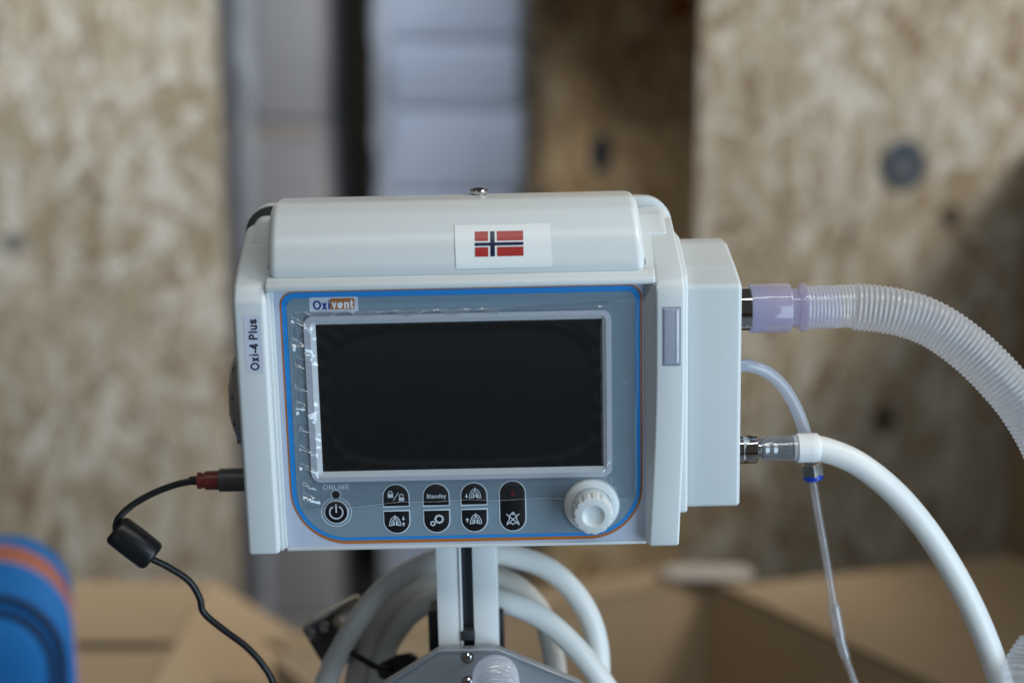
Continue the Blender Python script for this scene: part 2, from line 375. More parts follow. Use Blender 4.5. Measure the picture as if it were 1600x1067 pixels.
# flange and side box on the right
part('side_flange', prism([(-4, -73.5), (-4, 88), (0, 97), (30, 109.5), (52, 117), (80, 117), (80, -73.5)], 'x', 154, 160.6, 2.0, 4, 9), M['shell'])
sb = part('side_box', rblock([(-1, -70.5, 2.5), (-1, 89.5, 6), (27, 98.2, 20), (70, 108.6, 3), (96, 108.6, 2), (96, -70.5, 2)], 159, 198.2, 3.2), M['shell_side'], angle=60)
part('parting_line', box(160.4, 197.2, 26.2, 27.0, 95.0, 98.75, 0.15, 1), M['shell_side'], sb)
# lid
LIDP = [(-2, 100.6, 2.2), (-3.4, 107, 12), (3.0, 124.5, 45), (18, 142.6, 14), (30, 149.0, 16), (62, 150.0, 6), (62, 100.6, 1)]
def flare(v):
    t = max(0.0, (v.co.z - 103) / 40); v.co.x += (-0.6 if v.co.x < 0 else -3.4) * t
lid = part('lid', rblock(LIDP, -128.4, 131.8, 6.5, 7, 7, flare), M['lid'], angle=60)
part('lid_gap', box(-126, 129.5, -1.0, 50, 99.2, 101.4, 0.3, 1), M['slot'])
lc = part('lid_knob', lathe((17, 54, 147.4), (0, 0, 1), [(0, 4.0), (2.6, 4.0), (2.8, 6.0), (4.6, 6.6), (6.2, 6.2), (6.8, 5.0), (6.85, 3.2), (6.0, 3.0), (6.0, 0.5)], 32), M['chrome'])
# rear rim behind the lid
def rim(x0, x1, y0, y1, top, r, th, grow=0):
    bm = bmesh.new(); A = rrect(x0, x1, -80, top, r, r, 10, 10); B = rrect(x0 + th, x1 - th, -80 + th, top - th, r - th * .6, r - th * .6, 6, 6)
    n = len(A)
    fa = [bm.verts.new((p[0], y0, p[1])) for p in A]; fb = [bm.verts.new((p[0], y0, p[1])) for p in B]
    ga = [bm.verts.new((p[0], y1, p[1])) for p in A]; gb = [bm.verts.new((p[0], y1, p[1])) for p in B]
    for i in range(n):
        j = (i + 1) % n
        bm.faces.new((fa[i], fa[j], fb[j], fb[i])); bm.faces.new((ga[i], gb[i], gb[j], ga[j]))
        bm.faces.new((fa[i], ga[i], ga[j], fa[j])); bm.faces.new((fb[i], fb[j], gb[j], gb[i]))
    bmesh.ops.recalc_face_normals(bm, faces=bm.faces[:]); bevel(bm, 0.9, 2, 50); return bm
part('rear_rim', rim(-157.5, 158, 78, 92, 143.0, 21, 8), M['shell'])
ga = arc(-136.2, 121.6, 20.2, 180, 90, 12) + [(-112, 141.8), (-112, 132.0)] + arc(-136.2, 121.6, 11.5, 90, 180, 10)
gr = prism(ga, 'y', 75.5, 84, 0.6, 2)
part('rim_shade_arc', gr, M['rim_shade'])  # dark arc standing in for the unlit left end of the rim
# upper shoulder behind the seam line
part('rear_shoulder', rblock([(39, 100, 0), (39, 121.4, 2), (60, 132.0, 4), (74, 135.0, 4), (150, 135.0, 2), (150, 100, 0)], -150.0, 154.8, 9, 7), M['shell'], angle=60)
# ------------ control panel (membrane overlay)
def sheet(name, outline, d, m, parent=None, th=0.12):
    bm = prism(outline, 'y', d, d + th); return part(name, bm, m, parent, smooth=False)
pan = sheet('control_panel', rrect(-125, 131.4, -94.7, 92.2, 1.5, 1.5, 1.5, 1.5, 3), -0.5, M['membrane'], th=1.0)
sheet('orange_border', rrect(-121.6, 128.9, -92.6, 91.4, 10, 9, 39, 41, 14), -0.70, M['orange'], pan)
sheet('blue_border', rrect(-120.4, 127.6, -90.0, 90.6, 9.3, 8.4, 36.5, 38.5, 14), -0.88, M['blue'], pan)
sheet('grey_field', rrect(-116.7, 124.2, -87.5, 86.6, 6.5, 6, 33, 35, 14), -1.06, M['panel'], pan)
# screen frame: outer flat frame, bevelled inner edge, screen glass
def frame(o, i, y0, y1, ro, ri):
    bm = bmesh.new(); A = rrect(*o, ro, ro, ro, ro, 6); B = rrect(*i, ri, ri, ri, ri, 6); n = len(A)
    fa = [bm.verts.new((p[0], y0, p[1])) for p in A]; fb = [bm.verts.new((p[0], y1, p[1])) for p in B]
    ba = [bm.verts.new((p[0], -0.9, p[1])) for p in A]; 
    for q in range(n):
        j = (q + 1) % n; bm.faces.new((fa[q], fa[j], fb[j], fb[q])); bm.faces.new((ba[q], ba[j], fa[j], fa[q]))
    return bm
fr = part('screen_frame', frame((-105.4, 107.4, -45.6, 74.0), (-101.0, 103.8, -42.0, 71.0), -2.9, -3.0, 6.5, 4.5), M['frame'])
part('frame_bevel', frame((-101.0, 103.8, -42.0, 71.0), (-97.2, 101.2, -38.0, 67.8), -3.0, -1.25, 4.5, 0.6), M['frame_in'], fr, 20)
part('screen', box(-98.0, 102.0, -1.32, -0.6, -38.8, 68.6), M['screen'], smooth=False)

# ------------ print helpers
def stroke(bm, pts, wd, d, closed=False, th=0.1):
    """a flat printed line of width wd"""
    P = [Vector((p[0], p[1])) for p in pts]; n = len(P); L = []; Q = []
    for i in range(n):
        a = P[(i - 1) % n] if closed or i else P[0]; b = P[(i + 1) % n] if closed or i < n - 1 else P[-1]
        t = (b - a)
        if t.length < 1e-9: t = Vector((1, 0))
        t.normalize(); nn = Vector((-t.y, t.x))
        f = 1.0
        if (closed or 0 < i < n - 1):
            e = (P[i] - P[(i - 1) % n]).normalized(); f = 1 / max(0.5, abs(nn.dot(Vector((-e.y, e.x)))))
        L.append(P[i] + nn * wd / 2 * f); Q.append(P[i] - nn * wd / 2 * f)
    va = [bm.verts.new((p.x, d, p.y)) for p in L]; vb = [bm.verts.new((p.x, d, p.y)) for p in Q]
    wa = [bm.verts.new((p.x, d + th, p.y)) for p in L]; wb = [bm.verts.new((p.x, d + th, p.y)) for p in Q]
    for i in range(n if closed else n - 1):
        j = (i + 1) % n
        bm.faces.new((va[i], va[j], vb[j], vb[i])); bm.faces.new((wa[i], wb[i], wb[j], wa[j]))
        bm.faces.new((va[i], wa[i], wa[j], va[j])); bm.faces.new((vb[i], vb[j], wb[j], wb[i]))
    return bm
def fill(bm, pts, d, th=0.1): return merge(bm, prism(pts, 'y', d, d + th))

XH = 0.73
def glyph(ch, h):
    """centre lines of one letter (cap height 1, half stroke h): list of (points, closed), advance"""
    X = XH
    bowl = lambda cx, rx, a0=0, a1=360: arc(cx, X / 2, rx, a0, a1, 22, X / 2 - h)
    if ch == 'O': return [(arc(0.43, 0.5, 0.43 - h, 0, 360, 30, 0.51 - h)[:-1], True)], 0.90
    if ch == 'x': return [([(h * 1.1, 0), (0.56 - h * 1.1, X)], False), ([(0.56 - h * 1.1, 0), (h * 1.1, X)], False)], 0.60
    if ch == 'i': return [([(0.05 + h, 0), (0.05 + h, X)], False), ([(0.05 + h, 0.86), (0.05 + h, 1.0)], False)], 0.12 + 2 * h
    if ch == 'l': return [([(0.05 + h, 0), (0.05 + h, 1)], False)], 0.12 + 2 * h
    if ch == 'I': return [([(0.06 + h, 0), (0.06 + h, 1)], False)], 0.13 + 2 * h
    if ch == 'v': return [([(h, X), (0.29, h * 0.9), (0.58 - h, X)], False)], 0.60
    if ch == 'y': return [([(h, X), (0.30, h * 0.5)], False), ([(0.58 - h, X), (0.27, -0.13), (0.2, -0.22), (0.06, -0.23)], False)], 0.60
    if ch == 'e': return [([(h * 1.6, X * 0.48), (0.62 - h * 0.6, X * 0.48)], False), (arc(0.31, X / 2, 0.31 - h, 0, 318, 22, X / 2 - h), False)], 0.66
    if ch == 'n': return [([(0.04 + h, 0), (0.04 + h, X)], False), ([(0.04 + h, X - 0.26)] + arc(0.32, X - 0.26, 0.24 - h + 0.03, 160, 0, 12, 0.26 - h) + [(0.59 - h, 0)], False)], 0.64
    if ch == 'u': return [([(0.59 - h, 0), (0.59 - h, X)], False), ([(0.04 + h, X), (0.04 + h, 0.26)] + arc(0.31, 0.26, 0.27 - h, 180, 340, 12, 0.26 - h), False)], 0.66
    if ch == 't': return [([(0.17, 0.95), (0.17, 0.2), (0.21, h + 0.02), (0.36, h)], False), ([(0.0, X - h), (0.36, X - h)], False)], 0.39
    if ch == '-': return [([(0.04, 0.34), (0.36, 0.34)], False)], 0.40
    if ch == '4': return [([(0.62, 0.24 + h * .3), (h, 0.24 + h * .3), (0.43, 0.97)], False), ([(0.45, 0), (0.45, 1)], False)], 0.66
    if ch == 'P': return [([(0.06 + h, 0), (0.06 + h, 1)], False), ([(0.06 + h, 1 - h), (0.40, 1 - h)] + arc(0.40, 0.71, 0.27 - h, 90, -90, 12, 0.29 - h) + [(0.06 + h, 0.42 + h)], False)], 0.72
    if ch == 's': return [([(0.52 - h * .6, X - 0.21), (0.44, X - h - .03), (0.28, X - h), (0.12, X - h - 0.04), (0.05 + h * .6, X - 0.21), (0.13, X / 2 + .05), (0.41, X / 2 - .05), (0.53 - h * .6, 0.19), (0.43, h + .03), (0.27, h), (0.11, h + .04), (h * .8, 0.21)], False)], 0.58
    if ch == 'S': return [([(0.62 - h, 0.70), (0.57, 0.88), (0.36, 1 - h), (0.14, 0.90), (0.06 + h, 0.73), (0.15, 0.57), (0.55, 0.44), (0.65 - h, 0.27), (0.56, 0.1), (0.35, h), (0.12, 0.11), (h, 0.30)], False)], 0.70
    if ch == 'N': return [([(0.06 + h, 0), (0.06 + h, 1)], False), ([(0.70 - h, 0), (0.70 - h, 1)], False), ([(0.06 + h, 1 - h * .4), (0.70 - h, h * .4)], False)], 0.79
    if ch == 'L': return [([(0.06 + h, 1), (0.06 + h, h), (0.56, h)], False)], 0.60
    if ch == 'E': return [([(0.61, 1 - h), (0.06 + h, 1 - h), (0.06 + h, h), (0.62, h)], False), ([(0.06 + h, 0.52), (0.57, 0.52)], False)], 0.68
    if ch == 'a': return [([(0.07, X - 0.2), (0.15, X - h - .02), (0.32, X - h), (0.46, X - h - .04), (0.52 - h, X - 0.2), (0.52 - h, 0.12), (0.57, 0)], False), ([(0.52 - h, 0.44), (0.2, 0.38), (h + .02, 0.22), (0.1, h + .02), (0.27, h), (0.52 - h, 0.2)], False)], 0.62
    if ch == 'd': return [(bowl(0.30, 0.29 - h)[:-1], True), ([(0.59 - h, 0), (0.59 - h, 1)], False)], 0.66
    if ch == 'b': return [(bowl(0.33, 0.29 - h)[:-1], True), ([(0.04 + h, 0), (0.04 + h, 1)], False)], 0.65
    return [], 0.30
def text(name, body, cap, u, v, d, m, parent, weight=0.15, width=None, up=False):
    """flat printed lettering, centred at (u, v); width: total width asked for"""
    bm = bmesh.new(); x = 0; items = []
    for ch in body:
        g, adv = glyph(ch, weight / 2)
        for pts, cl in g: items.append(([(x + p, q) for p, q in pts], cl))
        x += adv + 0.035
    x -= 0.06; sx = (width / (x * cap)) if width else 1.0
    for n_, (pts, cl) in enumerate(items):
        P = []
        for p, q in pts:
            a, b_ = (p - x / 2) * cap * sx, (q - 0.5) * cap
            P.append((u - b_, v + a) if up else (u + a, v + b_))
        stroke(bm, P, weight * cap, d - 0.03 * (n_ % 3), cl, 0.1)
    return part(name, bm, m, parent, smooth=False)

# logo plate "Oxivent" on the panel
lg = sheet('logo_plate', rrect(-100.9, -67.2, 76.6, 87.0, 1.4, 1.4, 0.6, 0.6, 4), -1.20, M['logo_plate'], pan)
logo = sheet('logo_box', rrect(-86.4, -69.6, 78.3, 86.0, 0.8, 0.8, 0.8, 0.8, 4), -1.34, M['logo_orange'])
text('lettering', 'Oxi', 6.3, -92.3, 81.6, -1.40, M['navy'], logo, 0.17, 12.0)
text('lettering', 'vent', 6.2, -78.0, 82.0, -1.50, M['white_print'], logo, 0.20, 15.0)
# side label "Oxi-4 Plus"
slb = sheet('side_label', rrect(-145.2, -133.4, 36.4, 77.4, 1.2, 1.2, 1.2, 1.2, 4), -10.68, M['logo_plate'], th=0.2)
text('lettering', 'Oxi-4 Plus', 6.0, -139.1, 56.6, -10.85, M['dark_ink'], slb, 0.175, 36.0, True)
# ONLINE + LED + power
text('lettering', 'ONLINE', 3.7, -88.8, -49.8, -1.18, M['print'], pan, 0.17, 18.8)
pw = part('power_button', lathe((-89.3, -1.05, -68.3), (0, -1, 0), [(0, 8.0), (0.5, 8.0), (0.8, 7.6)], 40), M['black'])
bm = bmesh.new(); stroke(bm, arc(-89.3, -68.3, 8.4, 0, 360, 44)[:-1], 1.0, -1.25, True)
o1 = [(-89.3 + 10.7 * math.cos(R(a)), -68.3 + 10.7 * math.sin(R(a))) for a in range(112, 429, 6)]
o2 = arc(-89.0, -55.4, 3.5, -55, 235, 24)
stroke(bm, o1 + o2, 0.55, -1.25, True)
part('button_outline', bm, M['print'], pw, smooth=False)
bm = bmesh.new(); stroke(bm, arc(-89.3, -68.3, 4.7, 118, 422, 30), 0.85, -2.0); stroke(bm, [(-89.3, -62.2), (-89.3, -68.6)], 0.9, -2.0)
part('power_icon', bm, M['print'], pw, smooth=False)
part('indicator_light', lathe((-89.0, -1.05, -55.3), (0, -1, 0), [(0, 2.7), (0.3, 2.7), (0.5, 2.3)], 24), M['black'])
# buttons
def halfdome(c, z0, z1, hw, up, n=18):
    if up: return [(c - hw, z0), (c + hw, z0)] + arc(c, z1 - hw, hw, 0, 180, n)
    return arc(c, z0 + hw, hw, 180, 360, n) + [(c + hw, z1), (c - hw, z1)]
def lungs(bm, cx, cz, s, d):
    for side in (-1, 1):
        f = lambda pts: [(cx + side * x * s, cz + y * s) for x, y in pts]
        stroke(bm, f([(0.5, 3.6), (1.6, 3.3), (3.0, 1.8), (4.0, -0.6), (4.5, -3.6), (2.6, -3.3), (0.9, -2.9), (0.9, 0.8)]), 0.55, d)
        stroke(bm, f([(0.4, 2.0), (1.8, 1.0), (2.6, -0.8), (3.1, -3.0)]), 0.42, d)
        stroke(bm, f([(0.4, 1.0), (1.5, -0.6), (1.8, -2.8)]), 0.38, d)
    stroke(bm, [(cx, cz + 4.9 * s), (cx, cz + 1.4 * s)], 0.75, d)
def arrow(bm, cx, cz, dirn, d, s=1.0):
    stroke(bm, [(cx, cz - 1.9 * s * dirn), (cx, cz + 0.4 * s * dirn)], 0.9 * s, d)
    fill(bm, [(cx - 1.5 * s, cz + 0.2 * s * dirn), (cx + 1.5 * s, cz + 0.2 * s * dirn), (cx, cz + 1.9 * s * dirn)], d - 0.02)
def lock(bm, cx, cz, d, openl):
    fill(bm, [(cx - 1.9, cz - 2.1), (cx + 1.9, cz - 2.1), (cx + 1.9, cz + 0.7), (cx - 1.9, cz + 0.7)], d)
    stroke(bm, ([(cx - 1.35, cz + 0.6), (cx - 1.35, cz + 1.4)] if not openl else [(cx - 1.35, cz + 0.6), (cx - 1.35, cz + 1.7)]) + arc(cx, cz + (1.4 if not openl else 1.7), 1.35, 180, 0, 8) + ([(cx + 1.35, cz + 0.6)] if not openl else [(cx + 1.35, cz + 1.6)]), 0.55, d - 0.02)
DI = -1.75
BTN = [(-46.4, 'lock'), (-17.9, 'standby'), (9.0, 'down'), (-46.4, 'mid'), (-17.9, 'gear'), (9.0, 'up')]
labels = {'lock': 'black dome button with closed and open padlock icons', 'standby': 'black dome button reading Standby', 'down': 'black dome button with lungs and a down arrow beside them',
          'mid': 'black cup shaped button with lungs and two facing arrows', 'gear': 'black cup shaped button with two gear wheels', 'up': 'black cup shaped button with lungs and an up arrow beside them'}
for c, kind in BTN:
    top = kind in ('lock', 'standby', 'down')
    z0, z1 = (-65.3, -48.4) if top else (-85.4, -68.1)
    b = part('button', prism(halfdome(c, z0 + 0.6, z1 - 0.6, 8.9, top), 'y', -1.6, -1.0, 0.22, 2, 60), M['black']); b['label'] = labels[kind]
    bm = bmesh.new(); stroke(bm, halfdome(c, z0 + 0.35, z1 - 0.35, 9.3, top), 0.95, -1.3, True); part('button_outline', bm, M['print'], b, smooth=False)
    bm = bmesh.new()
    if kind == 'standby':
        bm.free(); text('lettering', 'Standby', 2.9, c + 0.1, -57.9, DI, M['print'], b, 0.17, 13.8); continue
    if kind == 'lock':
        lock(bm, c - 3.9, -56.2, DI, False); lock(bm, c + 3.9, -58.9, DI, True); stroke(bm, [(c - 2.0, -60.4), (c + 1.9, -54.6)], 0.55, DI)
    if kind == 'down': lungs(bm, c + 0.9, -56.6, 0.92, DI); arrow(bm, c - 5.2, -58.2, -1, DI, 0.85)
    if kind == 'up': lungs(bm, c + 0.9, -75.8, 0.92, DI); arrow(bm, c - 5.2, -76.2, 1, DI, 0.85)
    if kind == 'mid': lungs(bm, c - 1.3, -76.0, 0.92, DI); arrow(bm, c + 4.7, -74.0, -1, DI, 0.8); arrow(bm, c + 4.7, -78.3, 1, DI, 0.8)
    if kind == 'gear':
        gx, gz = c + 1.7, -75.0
        stroke(bm, arc(gx, gz, 2.5, 0, 360, 28)[:-1], 0.9, DI, True)
        for q in range(12):
            a = R(30 * q); stroke(bm, [(gx + 2.7 * math.cos(a), gz + 2.7 * math.sin(a)), (gx + 3.5 * math.cos(a), gz + 3.5 * math.sin(a))], 0.75, DI - 0.03)
        stroke(bm, arc(c - 2.9, -78.2, 1.45, 0, 360, 20)[:-1], 0.8, DI, True)
    part('button_icon', bm, M['print'], b, smooth=False)
c = 36.4
stad = lambda hw, z0, z1: arc(c, z0 + hw, hw, 180, 360, 18) + arc(c, z1 - hw, hw, 0, 180, 18)
b = part('button', prism(stad(8.9, -84.8, -48.2), 'y', -1.6, -1.0, 0.22, 2, 60), M['black']); b['label'] = 'long black alarm mute button with a crossed out bell'
bm = bmesh.new(); stroke(bm, stad(9.3, -85.1, -47.9), 0.95, -1.3, True); part('button_outline', bm, M['print'], b, smooth=False)
bm = bmesh.new(); bz = -76.2
stroke(bm, [(c - 4.3, bz - 2.6), (c - 2.9, bz - 1.0), (c - 2.4, bz + 1.8)] + arc(c, bz + 1.9, 2.3, 170, 10, 10) + [(c + 2.4, bz + 1.8), (c + 2.9, bz - 1.0), (c + 4.3, bz - 2.6), (c + 1.2, bz - 2.9), (c, bz - 3.9), (c - 1.2, bz - 2.9)], 0.6, DI, True)
stroke(bm, [(c - 4.6, bz - 4.3), (c + 4.6, bz + 3.9)], 0.6, DI - 0.03); stroke(bm, [(c - 4.6, bz + 3.9), (c + 4.6, bz - 4.3)], 0.6, DI - 0.06)
stroke(bm, arc(c, bz + 4.3, 0.9, 0, 360, 10)[:-1], 0.5, DI, True)
part('button_icon', bm, M['print'], b, smooth=False)
part('indicator_light', lathe((c + 0.2, -1.55, -57.2), (0, -1, 0), [(0, 1.7), (0.12, 1.7), (0.2, 1.4)], 20), M['led_red'])
# rotary knob
kx, kz = 92.6, -67.4
kb = part('knob_base', lathe((kx, 0, kz), (0, -1, 0), [(0, 20.0), (1.5, 20.0), (3.6, 19.0), (4.4, 17.5), (4.7, 14.5), (3.6, 13.4)], 64), M['knob'])
def flute(q, seg, j):
    if j < 4 or j > 6: return 1.0
    return 1 - 0.062 * max(0.0, math.cos(q / seg * 2 * math.pi * 13)) ** 1.5 * (1 if j < 6 else 0.75)
kn = part('knob', lathe((kx, -2.5, kz), (0, -1, 0), [(0, 13.0), (9, 12.7), (11.5, 12.7), (11.9, 13.2), (12.4, 14.3), (20.5, 13.9), (21.5, 13.4), (21.9, 12.4), (22.0, 7.9), (21.7, 7.4), (20.4, 6.0), (19.7, 4.0), (19.4, 2.0), (19.35, 0.3)], 156, flute=flute), M['knob'], angle=32)
# status lamp on the right cheek
ll = part('status_light', box(142.4, 153.6, -13.3, -9, 36.6, 76.4, 1.1, 4), M['lamp_lens'])
part('lamp_recess', box(141.6, 154.4, -12.75, -9.5, 35.9, 77.2, 0.2, 1), M['lamp_rim'], ll)
part('lamp_core', box(151.2, 152.4, -13.7, -12.9, 38.5, 74.5, 0.3, 2), M['white_print'], ll)
# flag sticker on the lid: follows the lid slope
LF = [q for q in fillet(LIDP, 7) if q[0] < 60 and q[1] > 101]
LF.sort(key=lambda q: q[1])
def on_lid(v):                                             # depth of the lid face at height v
    for (d0, v0), (d1, v1) in zip(LF, LF[1:]):
        if v0 <= v <= v1 and v1 > v0: return d0 + (d1 - d0) * (v - v0) / (v1 - v0)
    return LF[-1][0]
def lid_patch(name, u0, u1, v0, v1, lift, m, parent=None, skew=0.0, n=14):
    bm = bmesh.new(); rows = []
    for i in range(n + 1):
        v = v0 + (v1 - v0) * i / n
        d = on_lid(v) - lift * 1.3; rows.append([bm.verts.new((u + skew * (v1 - v), d, v)) for u in (u0, u1)])
    bot = [[bm.verts.new(v.co + Vector((0, 0.12, 0))) for v in r] for r in rows]
    for a, b2, e, f in zip(rows, rows[1:], bot, bot[1:]):
        bm.faces.new((a[0], a[1], b2[1], b2[0])); bm.faces.new((e[0], f[0], f[1], e[1]))
    return part(name, bm, m, parent, smooth=True)
st = lid_patch('flag_sticker', 0.6, 66.4, 105.2, 133.4, 0.35, M['paper'], skew=0.03)
F0, F1, G0, G1 = 14.6, 47.8, 113.0, 129.2                 # flag field
fx = lambda t: F0 + (F1 - F0) * t
fz = lambda t: G0 + (G1 - G0) * t
for a, b2 in ((0, 6 / 22), (10 / 22, 1)):
    for e, f in ((0, 6 / 16), (10 / 16, 1)): lid_patch('red_field', fx(a), fx(b2), fz(e), fz(f), 0.50, M['flag_red'], st)
lid_patch('blue_cross', fx(7 / 22), fx(9 / 22), fz(0), fz(1), 0.55, M['flag_blue'], st)
lid_patch('blue_cross', fx(0), fx(1), fz(7 / 16), fz(9 / 16), 0.60, M['flag_blue'], st)
# round grey fan cover on the left side
gv = part('fan_cover', lathe((-152, 40, 8.5), (-1, 0, 0), [(0, 42), (3, 42), (7, 38), (12, 27), (14.6, 14), (15.2, 1)], 48), M['grille'])
for rr, cnt, h in ((37, 12, 7.6), (24, 8, 12.6)):
    for q in range(cnt):
        a = 2 * math.pi * q / cnt + 0.3
        part('cover_hole', lathe((-152 - h, 40 + rr * math.cos(a), 8.5 + rr * math.sin(a)), (-1, 0, 0.0), [(-1.5, 2.2), (0.0, 2.2)], 12), M['hole'], gv)
# ports on the right side
part('gas_outlet', lathe((198, 33, 66), (1, 0, 0), [(-2, 15.6), (12, 15.6), (12.4, 15.2)], 40), M['chrome'])
part('sensor_port', lathe((198, 33, 24.4), (1, 0, 0), [(-2, 4.0), (9, 4.0), (9.3, 3.6)], 20), M['milky_tube'])
part('oxygen_inlet', lathe((198, 26, -36.2), (1, 0, 0), [(-1, 11.2), (2.8, 11.2), (3.0, 10.6), (5.6, 10.6), (6.0, 9.9)], 40), M['chrome'])
part('power_socket', lathe((-151, 30, -52.5), (-1, 0, 0), [(-1, 9.6), (2, 9.6), (2.2, 9.0)], 28), M['plug_grey'])
# wrinkled protective film over the screen
def film():
    bm = bmesh.new(); NV = 190; G = []
    rnd = random.Random(3)
    wr = [(rnd.uniform(-111, -101), v0 + rnd.uniform(-3, 3), rnd.uniform(1.5, 3.5), rnd.uniform(0.4, 1.1), rnd.uniform(-0.8, 0.8), 4) for v0 in range(-58, 76, 6)]
    wr += [(rnd.uniform(-100, -70), rnd.uniform(-62, -48), 3, 0.7, rnd.uniform(-.5, .5), 8) for _ in range(5)]
    wr += [(102, -39, 2.2, 1.6, 1.6, 3.0), (98, -40, 1.6, 0.9, 1.8, 2.5), (86, -52, 2.5, 0.8, 0.4, 8), (120, -60, 1.6, 0.8, 0.3, 4)]
    wr += [(rnd.uniform(-90, 122), rnd.uniform(72, 79), rnd.uniform(1.5, 3), rnd.uniform(0.4, 0.9), rnd.uniform(-.25, .25), rnd.uniform(4, 10)) for _ in range(16)]
    wr += [(rnd.uniform(106, 122), rnd.uniform(-60, 40), rnd.uniform(1.5, 3), rnd.uniform(0.3, 0.8), rnd.uniform(-1.2, 1.2), 4) for _ in range(9)]
    S = [i / 64 * 0.13 for i in range(64)] + [0.13 + 0.72 * i / 90 for i in range(90)] + [0.85 + 0.15 * i / 46 for i in range(47)]
    for s_ in S:
        col = []
        for j in range(NV + 1):
            t = j / NV
            left = -111.6 - 1.8 * t + 0.5 * math.sin(t * 19) + 0.3 * math.sin(t * 47)
            right = 126.0 - 2.2 * (1 - t) + 0.4 * math.sin(t * 13)
            u = left + (right - left) * s_
            topv = 76.8 + 0.5 * math.sin(s_ * 23) + 0.35 * math.sin(s_ * 51 + 1) + (3.9 / (1 + math.exp(-(s_ - 0.66) * 26))) - 0.9 * math.exp(-((s_ - 0.60) / 0.04) ** 2)
            botv = -66.5 + 5.0 * min(1, s_ * 3.0) + 0.5 * math.sin(s_ * 29) - 1.5 * max(0, s_ - 0.85) / 0.15
            v = botv + (topv - botv) * t
            q = (abs((u - 2) / 92.5) ** 4.5 + abs((v - 15) / 48.5) ** 4.5) ** (1 / 4.5)
            f = 1 / (1 + math.exp((q - 1.0) * 70))
            d = -1.95 * (1 - f) - 1.55 * f
            e_in = min(u + 101, 103.8 - u, v + 42, 71 - v)                    # inside the frame opening
            if e_in < 4.5: d -= 1.5 * (1 - max(0, e_in) / 4.5)
            inframe = -105 < u < 107 and -45 < v < 74
            if not inframe:
                e = max(0, -105 - u, u - 107, -45 - v, v - 74)
                d = -3.45 + (0.25 if u > 107 else 1.6) * min(1, e / (22 if u > 107 else 6))
            if u < -100.5:
                cu = min(1, sum(a_ * math.exp(-((v - c_ + 0.5 * (u + 106)) / w_) ** 4) for c_, w_, a_ in ((67, 2.6, .8), (49, 5.0, 1.0), (36, 1.2, .5), (20, 1.4, .5), (4, 5.5, 1.0), (-10, 1.6, .5), (-24, 2.2, .8), (-38, 3.0, .9), (-50, 1.6, .7), (-59, 2.6, 1.0))))
                sw = -100.5 - u + 0.6 * math.sin(v * 0.7)
                d -= cu * (0.50 * sw + 0.10 * math.sin(v * 1.4 + u * .5))
            for wu, wv, ws, wa, sl_, rx in wr:
                dl = (u - wu) / rx
                if abs(dl) > 2.5: continue
                dv = (v - wv) - sl_ * (u - wu)
                d -= wa * math.exp(-(dv / (ws * 0.40)) ** 2 - dl * dl)
            d -= 0.12 * (1 - f) * (0 if u > 100 else 1) * math.sin(u * 0.33 + 2 * math.sin(v * .1)) * math.sin(v * 0.31 + u * 0.06)
            if t > 0.985: d -= 0.5
            col.append(bm.verts.new((u, min(d, -1.40), v)))
        G.append(col)
    for a, b2 in zip(G, G[1:]):
        for j in range(NV): bm.faces.new((a[j], b2[j], b2[j + 1], a[j + 1]))
    rim = [G[0][j].co.copy() for j in range(0, NV + 1, 3)] + [c_[-1].co.copy() for c_ in G[1::3]] + [G[-1][j].co.copy() for j in range(NV, -1, -3)] + [c_[0].co.copy() for c_ in G[::-3]]
    return bm, rim
fbm, frim = film()
fl_ = part('protective_film', fbm, M['film'], angle=180)
fl_['label'] = 'crinkled clear protective film stuck over the screen'
def fold(u0, u1, vf, wd, n, seed):
    bm = bmesh.new(); rnd = random.Random(seed); rows = []
    for i in range(n + 1):
        u = u0 + (u1 - u0) * i / n; v = vf(u)
        w_ = wd * (0.55 + 0.45 * math.sin(u * 0.21 + seed)) + rnd.uniform(0, 0.5)
        rows.append([bm.verts.new((u, -1.9 - 1.2 * q_ - rnd.uniform(0, 0.7), v - w_ * q_)) for q_ in (0, 0.33, 0.66, 1)])
    for a, b2 in zip(rows, rows[1:]):
        for j in range(3): bm.faces.new((a[j], b2[j], b2[j + 1], a[j + 1]))
    return bm
part('film_fold', fold(-111, 30, lambda u: 77.2 + 0.4 * math.sin(u * .4), 4.2, 150, 2), M['film_edge'], fl_, angle=180)
part('film_edge', tube(frim, 0.16, 5), M['film_edge'], fl_)

# ------------------------------------------------------------------ hoses and cables joined to the ventilator
Xd = ROT @ Vector((1, 0, 0))
def px_path(pts, n=12): return catmull([D(*p) for p in pts], n)
U = 0.72 / FPX                                           # metres per photograph pixel at the panel
# corrugated breathing hose with lavender cuff
p0 = dev(206, 33, 66)
bh = thing('breathing_hose', 'clear corrugated breathing hose with lavender cuff curving down from the chrome outlet', 'hose', p0)
cuff = finish('cuff', lathe(p0, Xd, [(2.4 * k, 17.0 * k), (3.0 * k, 17.5 * k), (30.2 * k, 17.6 * k), (31 * k, 17.1 * k), (31.2 * k, 13.9 * k), (37.6 * k, 13.9 * k), (38.8 * k, 16.8 * k), (40.8 * k, 17.6 * k), (42.6 * k, 17.2 * k), (43.2 * k, 15.6 * k)], 48, caps=False), M['lavender'], bh)
finish('cuff_band', lathe(p0, Xd, [(2.8 * k, 16.2 * k), (14.0 * k, 16.4 * k)], 48, caps=False), M['lavender_in'], cuff)
finish('cuff_core', lathe(p0, Xd, [(13.4 * k, 12.4 * k), (40 * k, 12.2 * k), (66 * k, 13.2 * k)], 40, caps=False), M['lavender'], cuff)
a = p0 + Xd * (43.0 * k)
